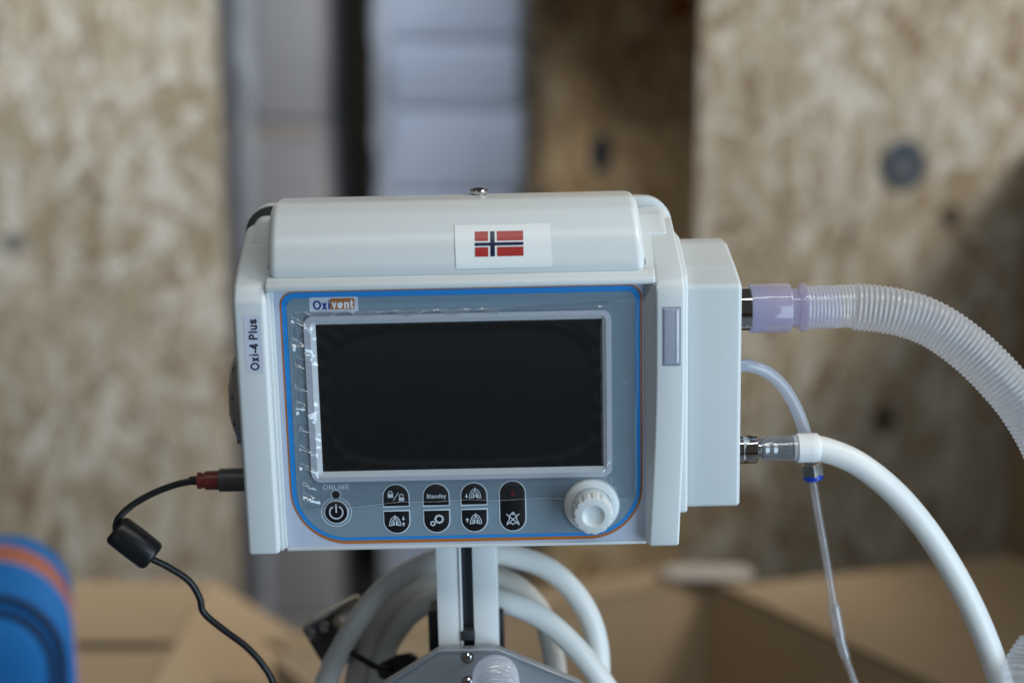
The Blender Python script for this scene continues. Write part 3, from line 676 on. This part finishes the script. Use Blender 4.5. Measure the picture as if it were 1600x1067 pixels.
hp = catmull([a, a + Xd * (16 * k), a + Xd * (34 * k), D(1400, 487, 30), D(1456, 506, 27), D(1512, 544, 22), D(1560, 590, 16), D(1602, 642, 10), D(1640, 712, 4), D(1668, 800, 0), D(1684, 920, 0)], 40)
hp = resample(hp, 0.55 * k)
def hr(i, s):
    s /= k
    if s < 33: return (15.5 + 0.22 * math.cos(s * 2 * math.pi / 2.6)) * k
    e = min(1, (s - 33) / 2)
    return ((16.6 + 0.52 * math.cos(s * 2 * math.pi / 3.6)) * e + 15.5 * (1 - e)) * k
finish('hose_body', tube(hp, hr, 40, caps=False), M['milky'], bh, angle=180)
# white oxygen hose with chrome fitting
q0 = dev(203.5, 26, -36.2)
oh = thing('oxygen_hose', 'smooth white oxygen hose with chrome nut arching down to the lower right corner', 'hose', q0)
finish('nut', lathe(q0, Xd, [(-0.5 * k, 8 * k), (-0.5 * k, 10.0 * k), (0.4 * k, 10.6 * k), (10.0 * k, 10.4 * k), (10.8 * k, 9.4 * k), (11 * k, 5.6 * k), (14 * k, 5.4 * k), (14.2 * k, 7 * k), (17 * k, 7 * k)], 40), M['chrome'], oh)
cs = finish('clear_sleeve', lathe(q0, Xd, [(13.4 * k, 7.6 * k), (14.2 * k, 9.0 * k), (19 * k, 9.3 * k), (21 * k, 8.8 * k), (26 * k, 9.2 * k), (33 * k, 9.2 * k), (37 * k, 9.8 * k), (39.4 * k, 10.5 * k)], 40, caps=False), M['clear_sleeve'], oh)
finish('barb', lathe(q0, Xd, [(14 * k, 7.0 * k), (16 * k, 7.6 * k), (19 * k, 6.2 * k), (22 * k, 7.6 * k), (25 * k, 6.2 * k), (28 * k, 7.4 * k), (36 * k, 6.4 * k)], 32), M['steel'], cs)
a = q0 + Xd * (37 * k)
op = catmull([a, D(1262, 699, 26), D(1290, 703, 26), D(1340, 724, 25), D(1396, 768, 24), D(1446, 826, 22), D(1490, 894, 20), D(1524, 960, 18), D(1552, 1030, 16), D(1572, 1100, 14), D(1590, 1190, 12)], 14)
finish('hose_body', tube(op, 9.2 * k, 28), M['hose_white'], oh)
finish('white_sleeve', tube([q0 + Xd * (q_ * k) for q_ in (39.6, 40, 44, 49, 54, 55.4)] , lambda i, s: (10.6 if 0 < i < 5 else 9.9) * k, 32), M['sleeve'], oh)
# milky sensor tube, joined to a clear line by a small fitting
s0 = dev(203, 33, 24.4)
sh = thing('sensor_tube', 'thin milky sensor tube passing behind the white hose to a blue ringed clear line', 'tube', s0)
sp = catmull([s0, s0 + Xd * (5 * k), D(1196, 580, 36), D(1222, 602, 40), D(1244, 638, 44), D(1259, 680, 46), D(1266, 722, 46)], 12)
finish('upper_tube', tube(sp, 4.6 * k, 20, caps=False), M['milky_tube'], sh)
j0 = D(1266, 712, 46); j1 = D(1271, 752, 46); jd = (j1 - j0).normalized(); jl = (j1 - j0).length
finish('fitting', lathe(j0, jd, [(0, 5.4 * k), (6.2 * k, 5.4 * k), (6.4 * k, 8.3 * k), (14.6 * k, 8.3 * k), (15 * k, 7.8 * k)], 6), M['steel'], sh, smooth=False)
finish('fitting_ring', lathe(j0, jd, [(13.8 * k, 7.4 * k), (17.4 * k, 7.4 * k), (18.6 * k, 6.4 * k), (18.7 * k, 3 * k)], 28), M['ringblue'], sh)
cp = catmull([D(1270, 750, 46), D(1278, 800, 46), D(1288, 856, 46), D(1297, 910, 46), D(1306, 962, 45), D(1316, 1010, 44), D(1332, 1056, 43), D(1352, 1110, 42)], 12)
finish('clear_line', tube(cp, 3.2 * k, 18, caps=False), M['clear_tube'], sh)
finish('line_bore', tube(cp, 1.7 * k, 14, caps=False), M['clear_tube'], sh)
def seg_of(path, f0, f1): return path[int(f0 * (len(path) - 1)):int(f1 * (len(path) - 1)) + 1]
finish('coupling', tube(seg_of(cp, 0.53, 0.66), 4.9 * k, 20), M['clear_cup'], sh)
finish('coupling', tube(seg_of(cp, 0.655, 0.77), 4.2 * k, 20), M['clear_cup'], sh)
# power cable
c0 = dev(-152, 30, -52.5)
pc = thing('power_cable', 'black power cable with grey and red plug and a ferrite lump', 'cable', c0)
finish('plug_body', lathe(c0, -Xd, [(0, 8.6 * k), (25.5 * k, 8.6 * k), (25.8 * k, 8.2 * k)], 32), M['plug_grey'], pc)
finish('plug_collar', lathe(c0, -Xd, [(25 * k, 7.2 * k), (36 * k, 7.0 * k), (36.2 * k, 5.8 * k), (39.5 * k, 5.6 * k), (39.7 * k, 6.4 * k), (41.6 * k, 6.2 * k), (42 * k, 4.6 * k)], 28), M['plug_red'], pc)
ce = c0 - Xd * (41 * k)
finish('strain_relief', lathe(ce, -Xd, [(0, 3.6 * k), (7 * k, 3.1 * k), (7.4 * k, 2.4 * k)], 20), M['rubber'], pc)
pa = catmull([ce, D(278, 756, 30), D(238, 771, 28), D(204, 791, 24), D(184, 812, 20), D(183, 832, 18), D(200, 846, 18), D(232, 870, 20), D(262, 885, 24), D(296, 908, 28), D(312, 934, 30), D(318, 956, 31), D(345, 980, 32), D(385, 1010, 33), D(412, 1040, 33), D(428, 1072, 33), D(436, 1130, 33)], 12)
finish('cord', tube(pa, 2.55 * k, 16), M['rubber'], pc)
f0 = D(180, 825, 18); f1 = D(240, 871, 18); fd = (f1 - f0); fl = fd.length
finish('ferrite_core', lathe(f0, fd, [(0, 3 * k), (0, 9.2 * k), (1.2 * k, 10.9 * k), (3 * k, 11.6 * k), (fl * 0.5, 11.9 * k), (fl - 3 * k, 11.6 * k), (fl - 1.2 * k, 10.9 * k), (fl, 9.2 * k), (fl, 3 * k)], 28), M['rubber'], pc)
# ------------------------------------------------------------------ stand under the ventilator
pt = dev(2, 45, -95); pb_ = D(728, 1012, 25)
stand = thing('trolley_column', 'white grooved aluminium column with grey folded bracket plate holding the ventilator', 'stand', dev(2, 45, -600), shift=True)
def devbm(bm):                                            # device-unit bmesh -> world
    for v in bm.verts: v.co = dev(v.co.x, v.co.y, v.co.z)
    return bm
PB = -620
prof = [(-21.5, 24), (-3.0, 24), (-3.0, 34), (5.4, 34), (5.4, 24), (23.5, 24), (23.5, 66), (-21.5, 66)]
finish('column', devbm(prism(prof, 'z', PB, -94, 0.9, 2, 40)), M['alu'], stand)
finish('slot_liner', devbm(box(-2.8, 5.2, 31.5, 33.6, PB + 1, -94.5)), M['slot'], stand)
finish('column_edge', devbm(box(-4.6, -3.0, 22.9, 24.4, PB + 1, -95.2, 0.3, 1)), M['alu'], stand)
finish('slot_nut', devbm(box(-4.8, 6.0, 22.4, 31, -179, -171, 0.8, 2)), M['slot'], stand)
# bracket plate with folded wings
def plate():
    bm = bmesh.new(); th = 2.0
    F = [(-70, 17, -212), (-20, 13.5, -181.5), (23, 13.5, -181.5), (84, 17, -210), (124, 17, -264), (23, 3, -264), (-20, 3, -264), (-106, 17, -264)]
    A = [bm.verts.new(p) for p in F]; B = [bm.verts.new((x, y + th, z)) for x, y, z in F]
    for f in ((0, 1, 6, 7), (1, 2, 5, 6), (2, 3, 4, 5)):
        bm.faces.new([A[i] for i in f]); bm.faces.new([B[i] for i in f][::-1])
    for i in range(8): bm.faces.new((A[i], B[i], B[(i + 1) % 8], A[(i + 1) % 8]))
    return bm
pl = finish('bracket_plate', devbm(plate()), M['zinc'], stand, angle=10)
finish('plate_lip', devbm(prism([(-70, -212), (-21, -181.2), (23, -181.2), (84, -210), (84, -212.2), (23, -183.6), (-21, -183.6), (-70, -214.2)], 'y', 12.0, 19.5, 0.4, 1)), M['zinc'], pl)
for vz in (-187.5, -206):
    y_ = 13.5 + (vz + 181.5) * 0.112
    s_ = finish('screw', devbm(lathe((0.4, y_ + 0.6, vz), (0, -1, 0.15), [(0, 4.6), (1.2, 4.6), (1.25, 3.2), (2.6, 3.0), (3.2, 2.2), (3.2, 1.3), (2.2, 1.2), (2.2, 0.2)], 24)), M['chrome'], stand)
finish('rear_mount', devbm(box(-32, 27.0, 70, 96, -320, -176, 2, 2)), M['rubber'], stand)
# corrugated hose resting over the bracket
gp = [D(778, 1300, -52), D(777, 1140, -42), D(776, 1088, -22), D(775, 1066, -4), D(774, 1057, 10)]
gpath = resample(catmull(gp, 40), 0.55 * k)
g_ = rootmesh('corrugated_hose', tube(gpath, lambda i, s: (16.2 + 0.95 * math.cos(s / k * 2 * math.pi / 3.9)) * k, 36), M['milky'], 'short end of clear corrugated hose lying against the grey bracket plate', 'hose', gp[1])
gp = [D(1612, 1000, 20), D(1604, 1036, 10), D(1600, 1070, 0), D(1600, 1120, -4), D(1604, 1250, -4)]
gpath = resample(catmull(gp, 40), 0.55 * k)
rootmesh('corrugated_hose', tube(gpath, lambda i, s: (8.5 + 5.5 * min(1, s / k / 16) + 0.9 * math.cos(s / k * 2 * math.pi / 3.9)) * k, 36), M['milky'], 'clear corrugated hose just entering the photo at the lower right corner', 'hose', gp[1])
# coiled white hose behind the column
def coil(name, pts, label, r=9.0):
    path = px_path(pts, 14)
    return rootmesh(name, tube(path, r * k, 26), M['hose_white'], label, 'hose', path[len(path) // 2], 'white hoses looped behind the column')
DB = 86
coil('looped_hose', [(470, 1250, DB + 14), (492, 1120, DB + 14), (520, 1040, DB + 12), (556, 975, DB + 10), (606, 915, DB + 10), (668, 880, DB + 16), (740, 862, DB + 26), (800, 868, DB + 26), (862, 892, DB + 20), (908, 940, DB + 14), (932, 1000, DB + 10), (936, 1080, DB + 10), (930, 1240, DB + 10)], 'white looped hose forming the topmost and widest arch behind the column')
coil('looped_hose', [(540, 1250, DB + 54), (548, 1110, DB + 54), (566, 1020, DB + 52), (610, 945, DB + 50), (668, 918, DB + 50), (740, 898, DB + 54), (800, 912, DB + 50), (842, 952, DB + 46), (862, 1010, DB + 44), (872, 1100, DB + 44), (870, 1250, DB + 44)], 'white looped hose arching lowest and steepest, behind the other loops')
coil('looped_hose', [(575, 1250, DB + 60), (578, 1110, DB + 58), (596, 1030, DB + 56), (640, 960, DB + 40), (700, 932, DB + 14), (770, 936, DB + 2), (838, 960, DB - 4), (894, 1006, DB - 10), (942, 1066, DB - 14), (980, 1130, DB - 16), (1020, 1250, DB - 16)], 'white looped hose slanting down to the right in front of the other loops')
# dark chrome hose clamp at the left
kl = D(515, 1000, DB + 40)
cl = thing('hose_clamp', 'dark shiny metal clamp with four chrome bolts beside the white hose', 'clamp', kl)
mt = Matrix.Translation(kl) @ Matrix.Rotation(R(-28), 4, 'Y')
finish('clamp_block', box(-13 * k, 13 * k, -9 * k, 12 * k, -22 * k, 22 * k, 2 * k, 2, mtx=mt), mat('dark_chrome', (0.12, 0.12, 0.125), 0.22, 0.85), cl)
for x_, z_ in ((-7, 16), (6, 16), (-6, -11), (6, -16)):
    c_ = mt @ Vector((x_ * k, -9 * k, z_ * k)); finish('bolt', lathe(c_, (0, -1, 0.2), [(0, 4.6 * k), (3.2 * k, 4.6 * k), (4.6 * k, 3 * k), (4.7 * k, 0.3 * k)], 16), M['chrome'], cl)
finish('clamp_arm', box(-4 * k, 40 * k, -3 * k, 5 * k, 15 * k, 24 * k, 2 * k, 2, mtx=mt), M['steel'], cl)
# thin black cables behind the column
def cable(pts, r, label):
    p = px_path(pts, 12); return rootmesh('black_cable', tube(p, r * k, 12), M['rubber'], label, 'cable', p[len(p) // 2], 'black cables behind the column')
cable([(640, 950, DB + 60), (622, 965, DB + 62), (614, 1000, DB + 60), (617, 1040, DB + 60), (630, 1120, DB + 60)], 3.2, 'thin black cable hanging straight down left of the column')
cable([(535, 1012, DB + 10), (560, 1026, DB + 6), (590, 1042, DB + 6), (620, 1046, DB + 20), (650, 1040, DB + 40), (660, 1080, DB + 40)], 2.6, 'thin black cable sagging sideways under the white hoses')
rootmesh('black_plug', lathe(D(592, 1052, DB + 22), D(655, 1030, DB + 22) - D(592, 1052, DB + 22), [(0, 4 * k), (4 * k, 8 * k), (20 * k, 9.5 * k), (30 * k, 8 * k), (34 * k, 4 * k)], 20), M['rubber'], 'black rubber plug lying behind the bracket plate', 'plug', D(620, 1042, DB + 22))

# ------------------------------------------------------------------ background
def plane_struct(name, verts, m):
    bm = bmesh.new(); bm.faces.new([bm.verts.new(v) for v in verts]); o = finish(name, bm, m, None, False); o['kind'] = 'structure'; return o
plane_struct('floor', [(-6, -5, 0), (6, -5, 0), (6, 5, 0), (-6, 5, 0)], M['floor'])
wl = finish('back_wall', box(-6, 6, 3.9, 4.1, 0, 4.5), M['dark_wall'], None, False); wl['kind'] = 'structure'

def osb(name, label, x0, x1, Y, z0, z1, seed, n, th=0.018, sm='strand'):
    t = thing(name, label, 'wood panel', ((x0 + x1) / 2, Y, z0), 'strand board panels behind the ventilator')
    finish('board', box(x0, x1, Y + 0.001, Y + th, z0, z1, 0.001, 1), M['osb_base'], t, False)
    rnd = random.Random(seed); bm = bmesh.new()
    for i in range(n):
        L = rnd.uniform(0.045, 0.12); wd = rnd.uniform(0.007, 0.021); cx = rnd.uniform(x0, x1); cz = rnd.uniform(z0, z1)
        a = R(90 + rnd.gauss(0, 36)); y = Y - rnd.uniform(0, 0.0025); ca, sa = math.cos(a), math.sin(a); vs = []
        for p, q in ((-L / 2, -wd / 2), (-L * 0.1, -wd * rnd.uniform(.45, .6)), (L / 2, -wd / 2 * rnd.uniform(0.3, 1)), (L / 2, wd / 2 * rnd.uniform(0.3, 1)), (0, wd * rnd.uniform(.45, .6)), (-L / 2, wd / 2)):
            x = cx + p * ca - q * sa; z = cz + p * sa + q * ca
            vs.append(bm.verts.new((min(max(x, x0), x1), y + q * 0.03, min(max(z, z0), z1))))
        try: bm.faces.new(vs)
        except ValueError: pass
    s = finish('strand', bm, M[sm], t, False); s['kind'] = 'stuff'
    return t
YW = 2.15
xl = at(352, 400, YW).x; xr = at(1086, 400, YW).x
tl_ = osb('strand_board', 'large pale strand board panel filling the left of the background', xl - 1.25, xl, YW, 0.2, 2.45, 11, 13000)
tr_ = osb('strand_board', 'large pale strand board panel with a blue grey spot, at the right of the background', xr, xr + 1.25, YW, 0.2, 2.45, 23, 13000)
YM = 2.75
xm0 = at(815, 300, YM).x
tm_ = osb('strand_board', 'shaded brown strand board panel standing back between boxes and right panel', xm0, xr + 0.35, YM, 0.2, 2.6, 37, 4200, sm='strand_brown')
ztop = at(900, -90, YW + 0.06).z
rt = thing('light_block_board', 'unseen strand board added above the shaded recess to block overhead light', 'wood panel', (xm0, YW + 0.05, ztop))  # added board, out of view, keeps overhead light off the middle panel
finish('board', box(xm0 + 0.01, xr + 0.35, YW + 0.04, YM - 0.001, ztop, ztop + 0.018), M['osb_base'], rt, False)
# printed spot on the right panel (ring mark) and dark marks
def spot(par, name, x, y, Y, r, m, rz=1.0):
    c = at(x, y, Y); bm = lathe((c.x, Y - 0.0035, c.z), (0, -1, 0), [(0, r), (0.0008, r), (0.0008, r * 0.62), (0.0004, r * 0.6), (0.0004, 0.001)], 28)
    bmesh.ops.scale(bm, vec=(1, 1, rz), space=Matrix.Translation((-c.x, 0, -c.z)), verts=bm.verts[:])
    return finish(name, bm, m, par, False)
spot(tr_, 'round_mark', 1411, 258, YW, 0.034, M['ink_knot'], 1.12)
spot(tr_, 'mark_centre', 1410, 262, YW - 0.002, 0.014, M['mark_centre'], 1.1)
spot(tr_, 'dark_knot', 1486, 338, YW, 0.014, M['brown_knot'], 1.3)
spot(tr_, 'dark_knot', 1382, 655, YW, 0.015, M['brown_knot'], 1.7)
spot(tm_, 'dark_knot', 938, 240, YM, 0.020, M['ink_knot'], 2.0)
spot(tl_, 'dark_knot', 22, 376, YW, 0.022, M['pale_knot'], 0.6)
# wrapped stacks
def carton(name, label, x0, x1, y0, y1, z0, z1, m, group, tape=True):
    t = thing(name, label, 'carton', ((x0 + x1) / 2, (y0 + y1) / 2, z0), group)
    finish('box_body', box(x0, x1, y0, y1, z0, z1 - 0.004, 0.012, 3), m, t)
    if tape: finish('tape_strip', box(x0 + 0.005, x1 - 0.005, y0 - 0.0015, y0 + 0.004, z1 - 0.035, z1 - 0.012), M['tape'], t, False)
    return t
g0, g1 = at(342, 300, 2.5).x, at(507, 300, 2.5).x
zc = [0.0, 0.42, 0.84, 1.26 - 0.03]
zz = at(440, 190, 2.5).z
lv = [zz - 3 * 0.46, zz - 2 * 0.46, zz - 0.46, zz, zz + 0.46, zz + 0.92]
nm = ['lowest grey carton of the narrow stack, behind the cable', 'grey carton second from the bottom of the narrow stack', 'grey carton of the narrow stack just above the ventilator corner', 'grey carton high in the narrow stack, near the top edge of the photo', 'topmost grey carton of the narrow stack']
for i in range(5):
    if lv[i] < 0: lo = 0.0
    else: lo = lv[i]
    if lv[i] > at(440, -60, 2.5).z: break
    carton('grey_carton', nm[i], g0, g1, 2.5, 2.9, lo, lv[i + 1], M['card_grey'], 'grey cartons stacked behind the ventilator')
b0, b1 = at(594, 200, 2.6).x, at(822, 200, 2.6).x
ys = [-150, 62, 170, 300, 520, 760]
zs = [at(700, y, 2.6).z for y in ys]
nw = ['topmost wrapped white carton, cut by the top edge of the photo', 'thin wrapped white carton second from the top of its stack', 'wrapped white carton right above the lid of the ventilator', 'wrapped white carton hidden behind the ventilator screen', 'lowest wrapped white carton of its stack']
for i in range(3):
    carton('white_carton', nw[i], b0 + random.uniform(-.008, .008), b1 + random.uniform(-.012, .012), 2.6, 3.0, zs[i + 1], zs[i], M['white_card'], 'white cartons wrapped in film', False)
carton('white_carton', nw[4] , b0, b1 - 0.02, 2.6, 3.0, 0.0, zs[3], M['white_card'], 'white cartons wrapped in film', False)
def wrap(x0, x1, y0, z0, z1, label):
    bm = bmesh.new(); rnd = random.Random(5); n = 40; rows = []
    for i in range(n + 1):
        z = z0 + (z1 - z0) * i / n; q = 0.004 * math.sin(i * 1.7) + rnd.uniform(-.003, .003)
        rows.append([bm.verts.new(p) for p in ((x0 - 0.012 + q, y0 + 0.35, z), (x0 - 0.014 + q, y0 + 0.02, z), (x0 + 0.015, y0 - 0.014 + q, z), ((x0 + x1) / 2, y0 - 0.010 - q, z), (x1 - 0.02, y0 - 0.014 + q, z), (x1 + 0.014, y0 + 0.02, z), (x1 + 0.014, y0 + 0.35, z))])
    for a, b2 in zip(rows, rows[1:]):
        for j in range(6): bm.faces.new((a[j], a[j + 1], b2[j + 1], b2[j]))
    o = rootmesh('stretch_wrap', bm, M['wrap'], label, 'plastic wrap', (x0, y0, z0)); ORG[o] = Vector((x0, y0, z0)); return o
wrap_b = wrap(b0, b1, 2.6, 0.02, zs[0], 'crinkled clear plastic wrap around the white cartons')
wrap_g = wrap(g0, g1, 2.5, 0.02, lv[4], 'clear plastic wrap around the narrow grey stack')
def wrap_glint(x, y, z0, z1, par, seed):  # pale corner tube imitating the bright reflection on the wrap
    rnd = random.Random(seed); n = 46; P = [Vector((x + rnd.uniform(-.004, .004), y, z0 + (z1 - z0) * i / n)) for i in range(n + 1)]
    rs = [rnd.uniform(0.010, 0.019) for _ in P]
    return finish('wrap_glint', tube(P, lambda i, s: rs[i], 8), M['wrap_white'], par)
wrap_glint(b0 + 0.004, 2.585, 0.05, zs[0], wrap_b, 4)
wrap_glint(g0 + 0.055, 2.488, 0.05, lv[4], wrap_g, 9)
rootmesh('orange_cap', lathe(at(1058, 14, 2.7), (0, -1, 0), [(0, 0.02), (0.02, 0.024), (0.03, 0.02), (0.032, 0.002)], 20), M['orange_thing'], 'small orange cap high up on the shaded brown panel', 'cap', at(1058, 14, 2.7))

xe = at(1608, 270, YW - 0.01).x; ze = at(1608, 215, YW - 0.01).z  # unseen stack, added to cast the shadow on the right panel
for i in range(3):
    carton('shading_carton', ['lowest', 'middle', 'topmost'][i] + ' brown carton of the unseen stack added to shade the right panel', xe, xe + 0.6, 0.95, YW - 0.012, ze * i / 3, ze * (i + 1) / 3, M['card'], 'unseen cartons added for shade at the right')
carton('shading_carton', 'tall brown carton nearest the camera, out of view, added to shade the open box', 0.62, 0.95, 0.62, 1.12, 0, 1.62, M['card'], 'unseen cartons added for shade at the right')  # unseen blocker, added to keep light out of the open box
# open cardboard box, lower right
ZR = 0.90
Cn = atz(1105, 903, ZR)
e1 = (atz(1460, 1067, ZR) - Cn); e1.z = 0; e1.normalize()
e2 = Vector((-e1.y, e1.x, 0)); 
if e2.x > 0: e2 = -e2
ref = atz(860, 948, ZR) - Cn
e2 = Vector((ref.x, ref.y, 0)).normalized()
LB, WB, HB = 0.62, 0.50, 0.46
bx = thing('open_carton', 'big open brown cardboard box with its flaps folded outwards, lower right', 'cardboard box', Cn + e1 * LB / 2 + e2 * WB / 2 - Vector((0, 0, HB)))
def slab(p, a, b2, th, nrm):
    bm = bmesh.new(); q = [p, p + a, p + a + b2, p + b2]; A = [bm.verts.new(v) for v in q]; B = [bm.verts.new(v + nrm * th) for v in q]
    bm.faces.new(A); bm.faces.new(B[::-1])
    for i in range(4): bm.faces.new((A[i], B[i], B[(i + 1) % 4], A[(i + 1) % 4]))
    bmesh.ops.recalc_face_normals(bm, faces=bm.faces[:]); return bm
dn = Vector((0, 0, -HB)); T = 0.006
finish('box_wall', slab(Cn, e1 * LB, dn, T, -e2), M['card'], bx, False)
finish('box_wall', slab(Cn, e2 * WB, dn, T, -e1), M['card'], bx, False)
finish('box_wall', slab(Cn + e2 * WB, e1 * LB, dn, T, e2), M['card'], bx, False)
finish('box_wall', slab(Cn + e1 * LB, e2 * WB, dn, T, e1), M['card'], bx, False)
finish('box_floor', slab(Cn + dn, e1 * LB, e2 * WB, T, Vector((0, 0, -1))), M['card'], bx, False)
f1_ = (-e2 * 0.42 + Vector((0, 0, -0.03))); finish('flap', slab(Cn + e1 * 0.03, e1 * (LB + 0.2), f1_, T, Vector((0, 0, -1))), M['card'], bx, False)
f2_ = (-e1 * 0.07 + Vector((0, 0, -0.008))); finish('flap', slab(Cn + e2 * 0.015, e2 * (WB - 0.03), f2_, T, Vector((0, 0, -1))), M['card'], bx, False)
tp = finish('corner_tape', prism(rrect(-0.052, 0.052, -0.020, 0.020, 0.018, 0.018, 0.018, 0.018, 5), 'z', 0, 0.005, 0.001, 1), M['white_tape'], bx)
tp.location = Cn - ORG[bx] + Vector((0, -0.0, 0.004)); tp.data.transform(Matrix.Translation(ORG[bx])); 

# closed cardboard box, lower left
ZL = 0.86
A0 = atz(60, 905, ZL); A1 = atz(420, 890, ZL)
lb = thing('closed_carton', 'brown cardboard box with half open top flaps, lower left', 'cardboard box', (A0 + A1) / 2 - Vector((0, 0.3, 0.45)))
x0, x1, yb = A0.x - 0.25, at(330, 900, A0.y).x, A0.y
yf = atz(300, 1130, ZL).y; xm1 = atz(480, 1060, ZL).x
finish('box_body', box(x0, x1, yf, yb, ZL - 0.45, ZL - 0.012, 0.004, 1), M['card'], lb, False)
ymid = atz(200, 1003, ZL).y
finish('flap', box(x0, x1 - 0.004, ymid + 0.012, yb, ZL - 0.008, ZL - 0.002, 0.001, 1, mtx=None), M['card'], lb, False)
finish('flap', box(x0 + 0.01, x1 - 0.002, yf, ymid - 0.012, ZL - 0.009, ZL - 0.003, 0.001, 1), M['card'], lb, False)
sp_ = slab(Vector((x1, yb, ZL - 0.004)), Vector((0, yf - yb, 0)), Vector((0.13, 0, -0.09)), 0.005, Vector((0, 0, 1)))
finish('side_flap', sp_, M['card'], lb, False)
finish('slit', box(x0, x1 - 0.02, ymid - 0.012, ymid + 0.012, ZL - 0.0125, ZL - 0.011), M['bag_dark'], lb, False)
# second low carton seen between the cable and the column
lo0 = atz(330, 1060, 0.70)
tx = thing('low_carton', 'flat brown cardboard box lying low behind the column', 'cardboard box', (at(470, 1000, 1.75).x, 1.75, 0.2))
zt = at(470, 1000, 1.95).z
finish('box_body', box(at(300, 1000, 1.9).x, at(850, 1000, 1.9).x, 1.35, 1.95, zt - 0.4, zt, 0.004, 1), M['card'], tx, False)
finish('tape_strip', box(at(300, 1000, 1.9).x, at(850, 1000, 1.9).x, 1.62, 1.67, zt - 0.001, zt + 0.0015), M['tape'], tx, False)

# blue bag, lower left corner
YB = 1.10
pxm = 1.0 / (FPX / (YB / math.cos(PITCH) * 1.05))
tr0 = at(108, 838, YB + 0.03); tr0.x = at(112, 950, YB - 0.008).x
bgt = thing('blue_bag', 'blue padded bag with orange stripe and dark piping, at the lower left corner', 'bag', (tr0.x - 0.17, YB, tr0.z - 0.40))
def loft(x0, x1, z0, z1, r, ys):
    bm = bmesh.new(); rings = []
    for y, ins, it in ys:
        P = rrect(x0 + ins, x1 - ins, z0 + ins, z1 - it, *[max(0.002, r - ins * 0.7)] * 4, 12); rings.append([bm.verts.new((p[0], y, p[1])) for p in P])
    n = len(rings[0])
    for a, b2 in zip(rings, rings[1:]):
        for i in range(n): bm.faces.new((a[i], a[(i + 1) % n], b2[(i + 1) % n], b2[i]))
    bm.faces.new(rings[0][::-1]); bm.faces.new(rings[-1]); return bm
def ring_path(ins, it, y, r):
    P = rrect(X0 + ins, X1 - ins, Z0 + ins, Z1 - it, r, r, r, r, 12); return [Vector((p[0], y, p[1])) for p in P + P[:1]]
X1, Z1 = tr0.x, tr0.z; X0, Z0 = X1 - 0.34, Z1 - 0.40; rB = 0.060
finish('bag_body', loft(X0, X1, Z0, Z1, rB, [(YB - 0.013, 0.009, 0.040), (YB - 0.012, 0.004, 0.034), (YB - 0.008, 0.0, 0.030), (YB + 0.006, 0.005, 0.0135), (YB + 0.018, 0.009, 0.0045), (YB + 0.028, 0.012, 0.0), (YB + 0.045, 0.016, 0.004), (YB + 0.05, 0.03, 0.02)]), M['bag_blue'], bgt)
finish('orange_stripe', loft(X0, X1, Z0, Z1, rB, [(YB + 0.0085, 0.009, 0.0150), (YB + 0.0080, 0.0052, 0.0112), (YB + 0.0180, 0.0082, 0.0033), (YB + 0.0185, 0.012, 0.007)]), M['bag_orange'], bgt)
finish('stripe_edge', tube(ring_path(0.0052, 0.0120, YB + 0.0075, rB), 0.0014, 8), M['bag_pink'], bgt)
finish('stripe_edge', tube(ring_path(0.0084, 0.0036, YB + 0.0185, rB), 0.0014, 8), M['bag_pink'], bgt)
finish('piping', tube(ring_path(0.009, 0.037, YB - 0.0125, rB - 0.008), 0.0028, 8), M['bag_dark'], bgt)
finish('piping', tube(ring_path(0.018, 0.049, YB - 0.0135, rB - 0.014), 0.0024, 8), M['bag_dark'], bgt)
finish('pocket', loft(X0, X1, Z0, Z1, rB, [(YB - 0.012, 0.020, 0.051), (YB - 0.020, 0.022, 0.053), (YB - 0.024, 0.030, 0.061), (YB - 0.025, 0.05, 0.08)]), M['bag_blue'], bgt)
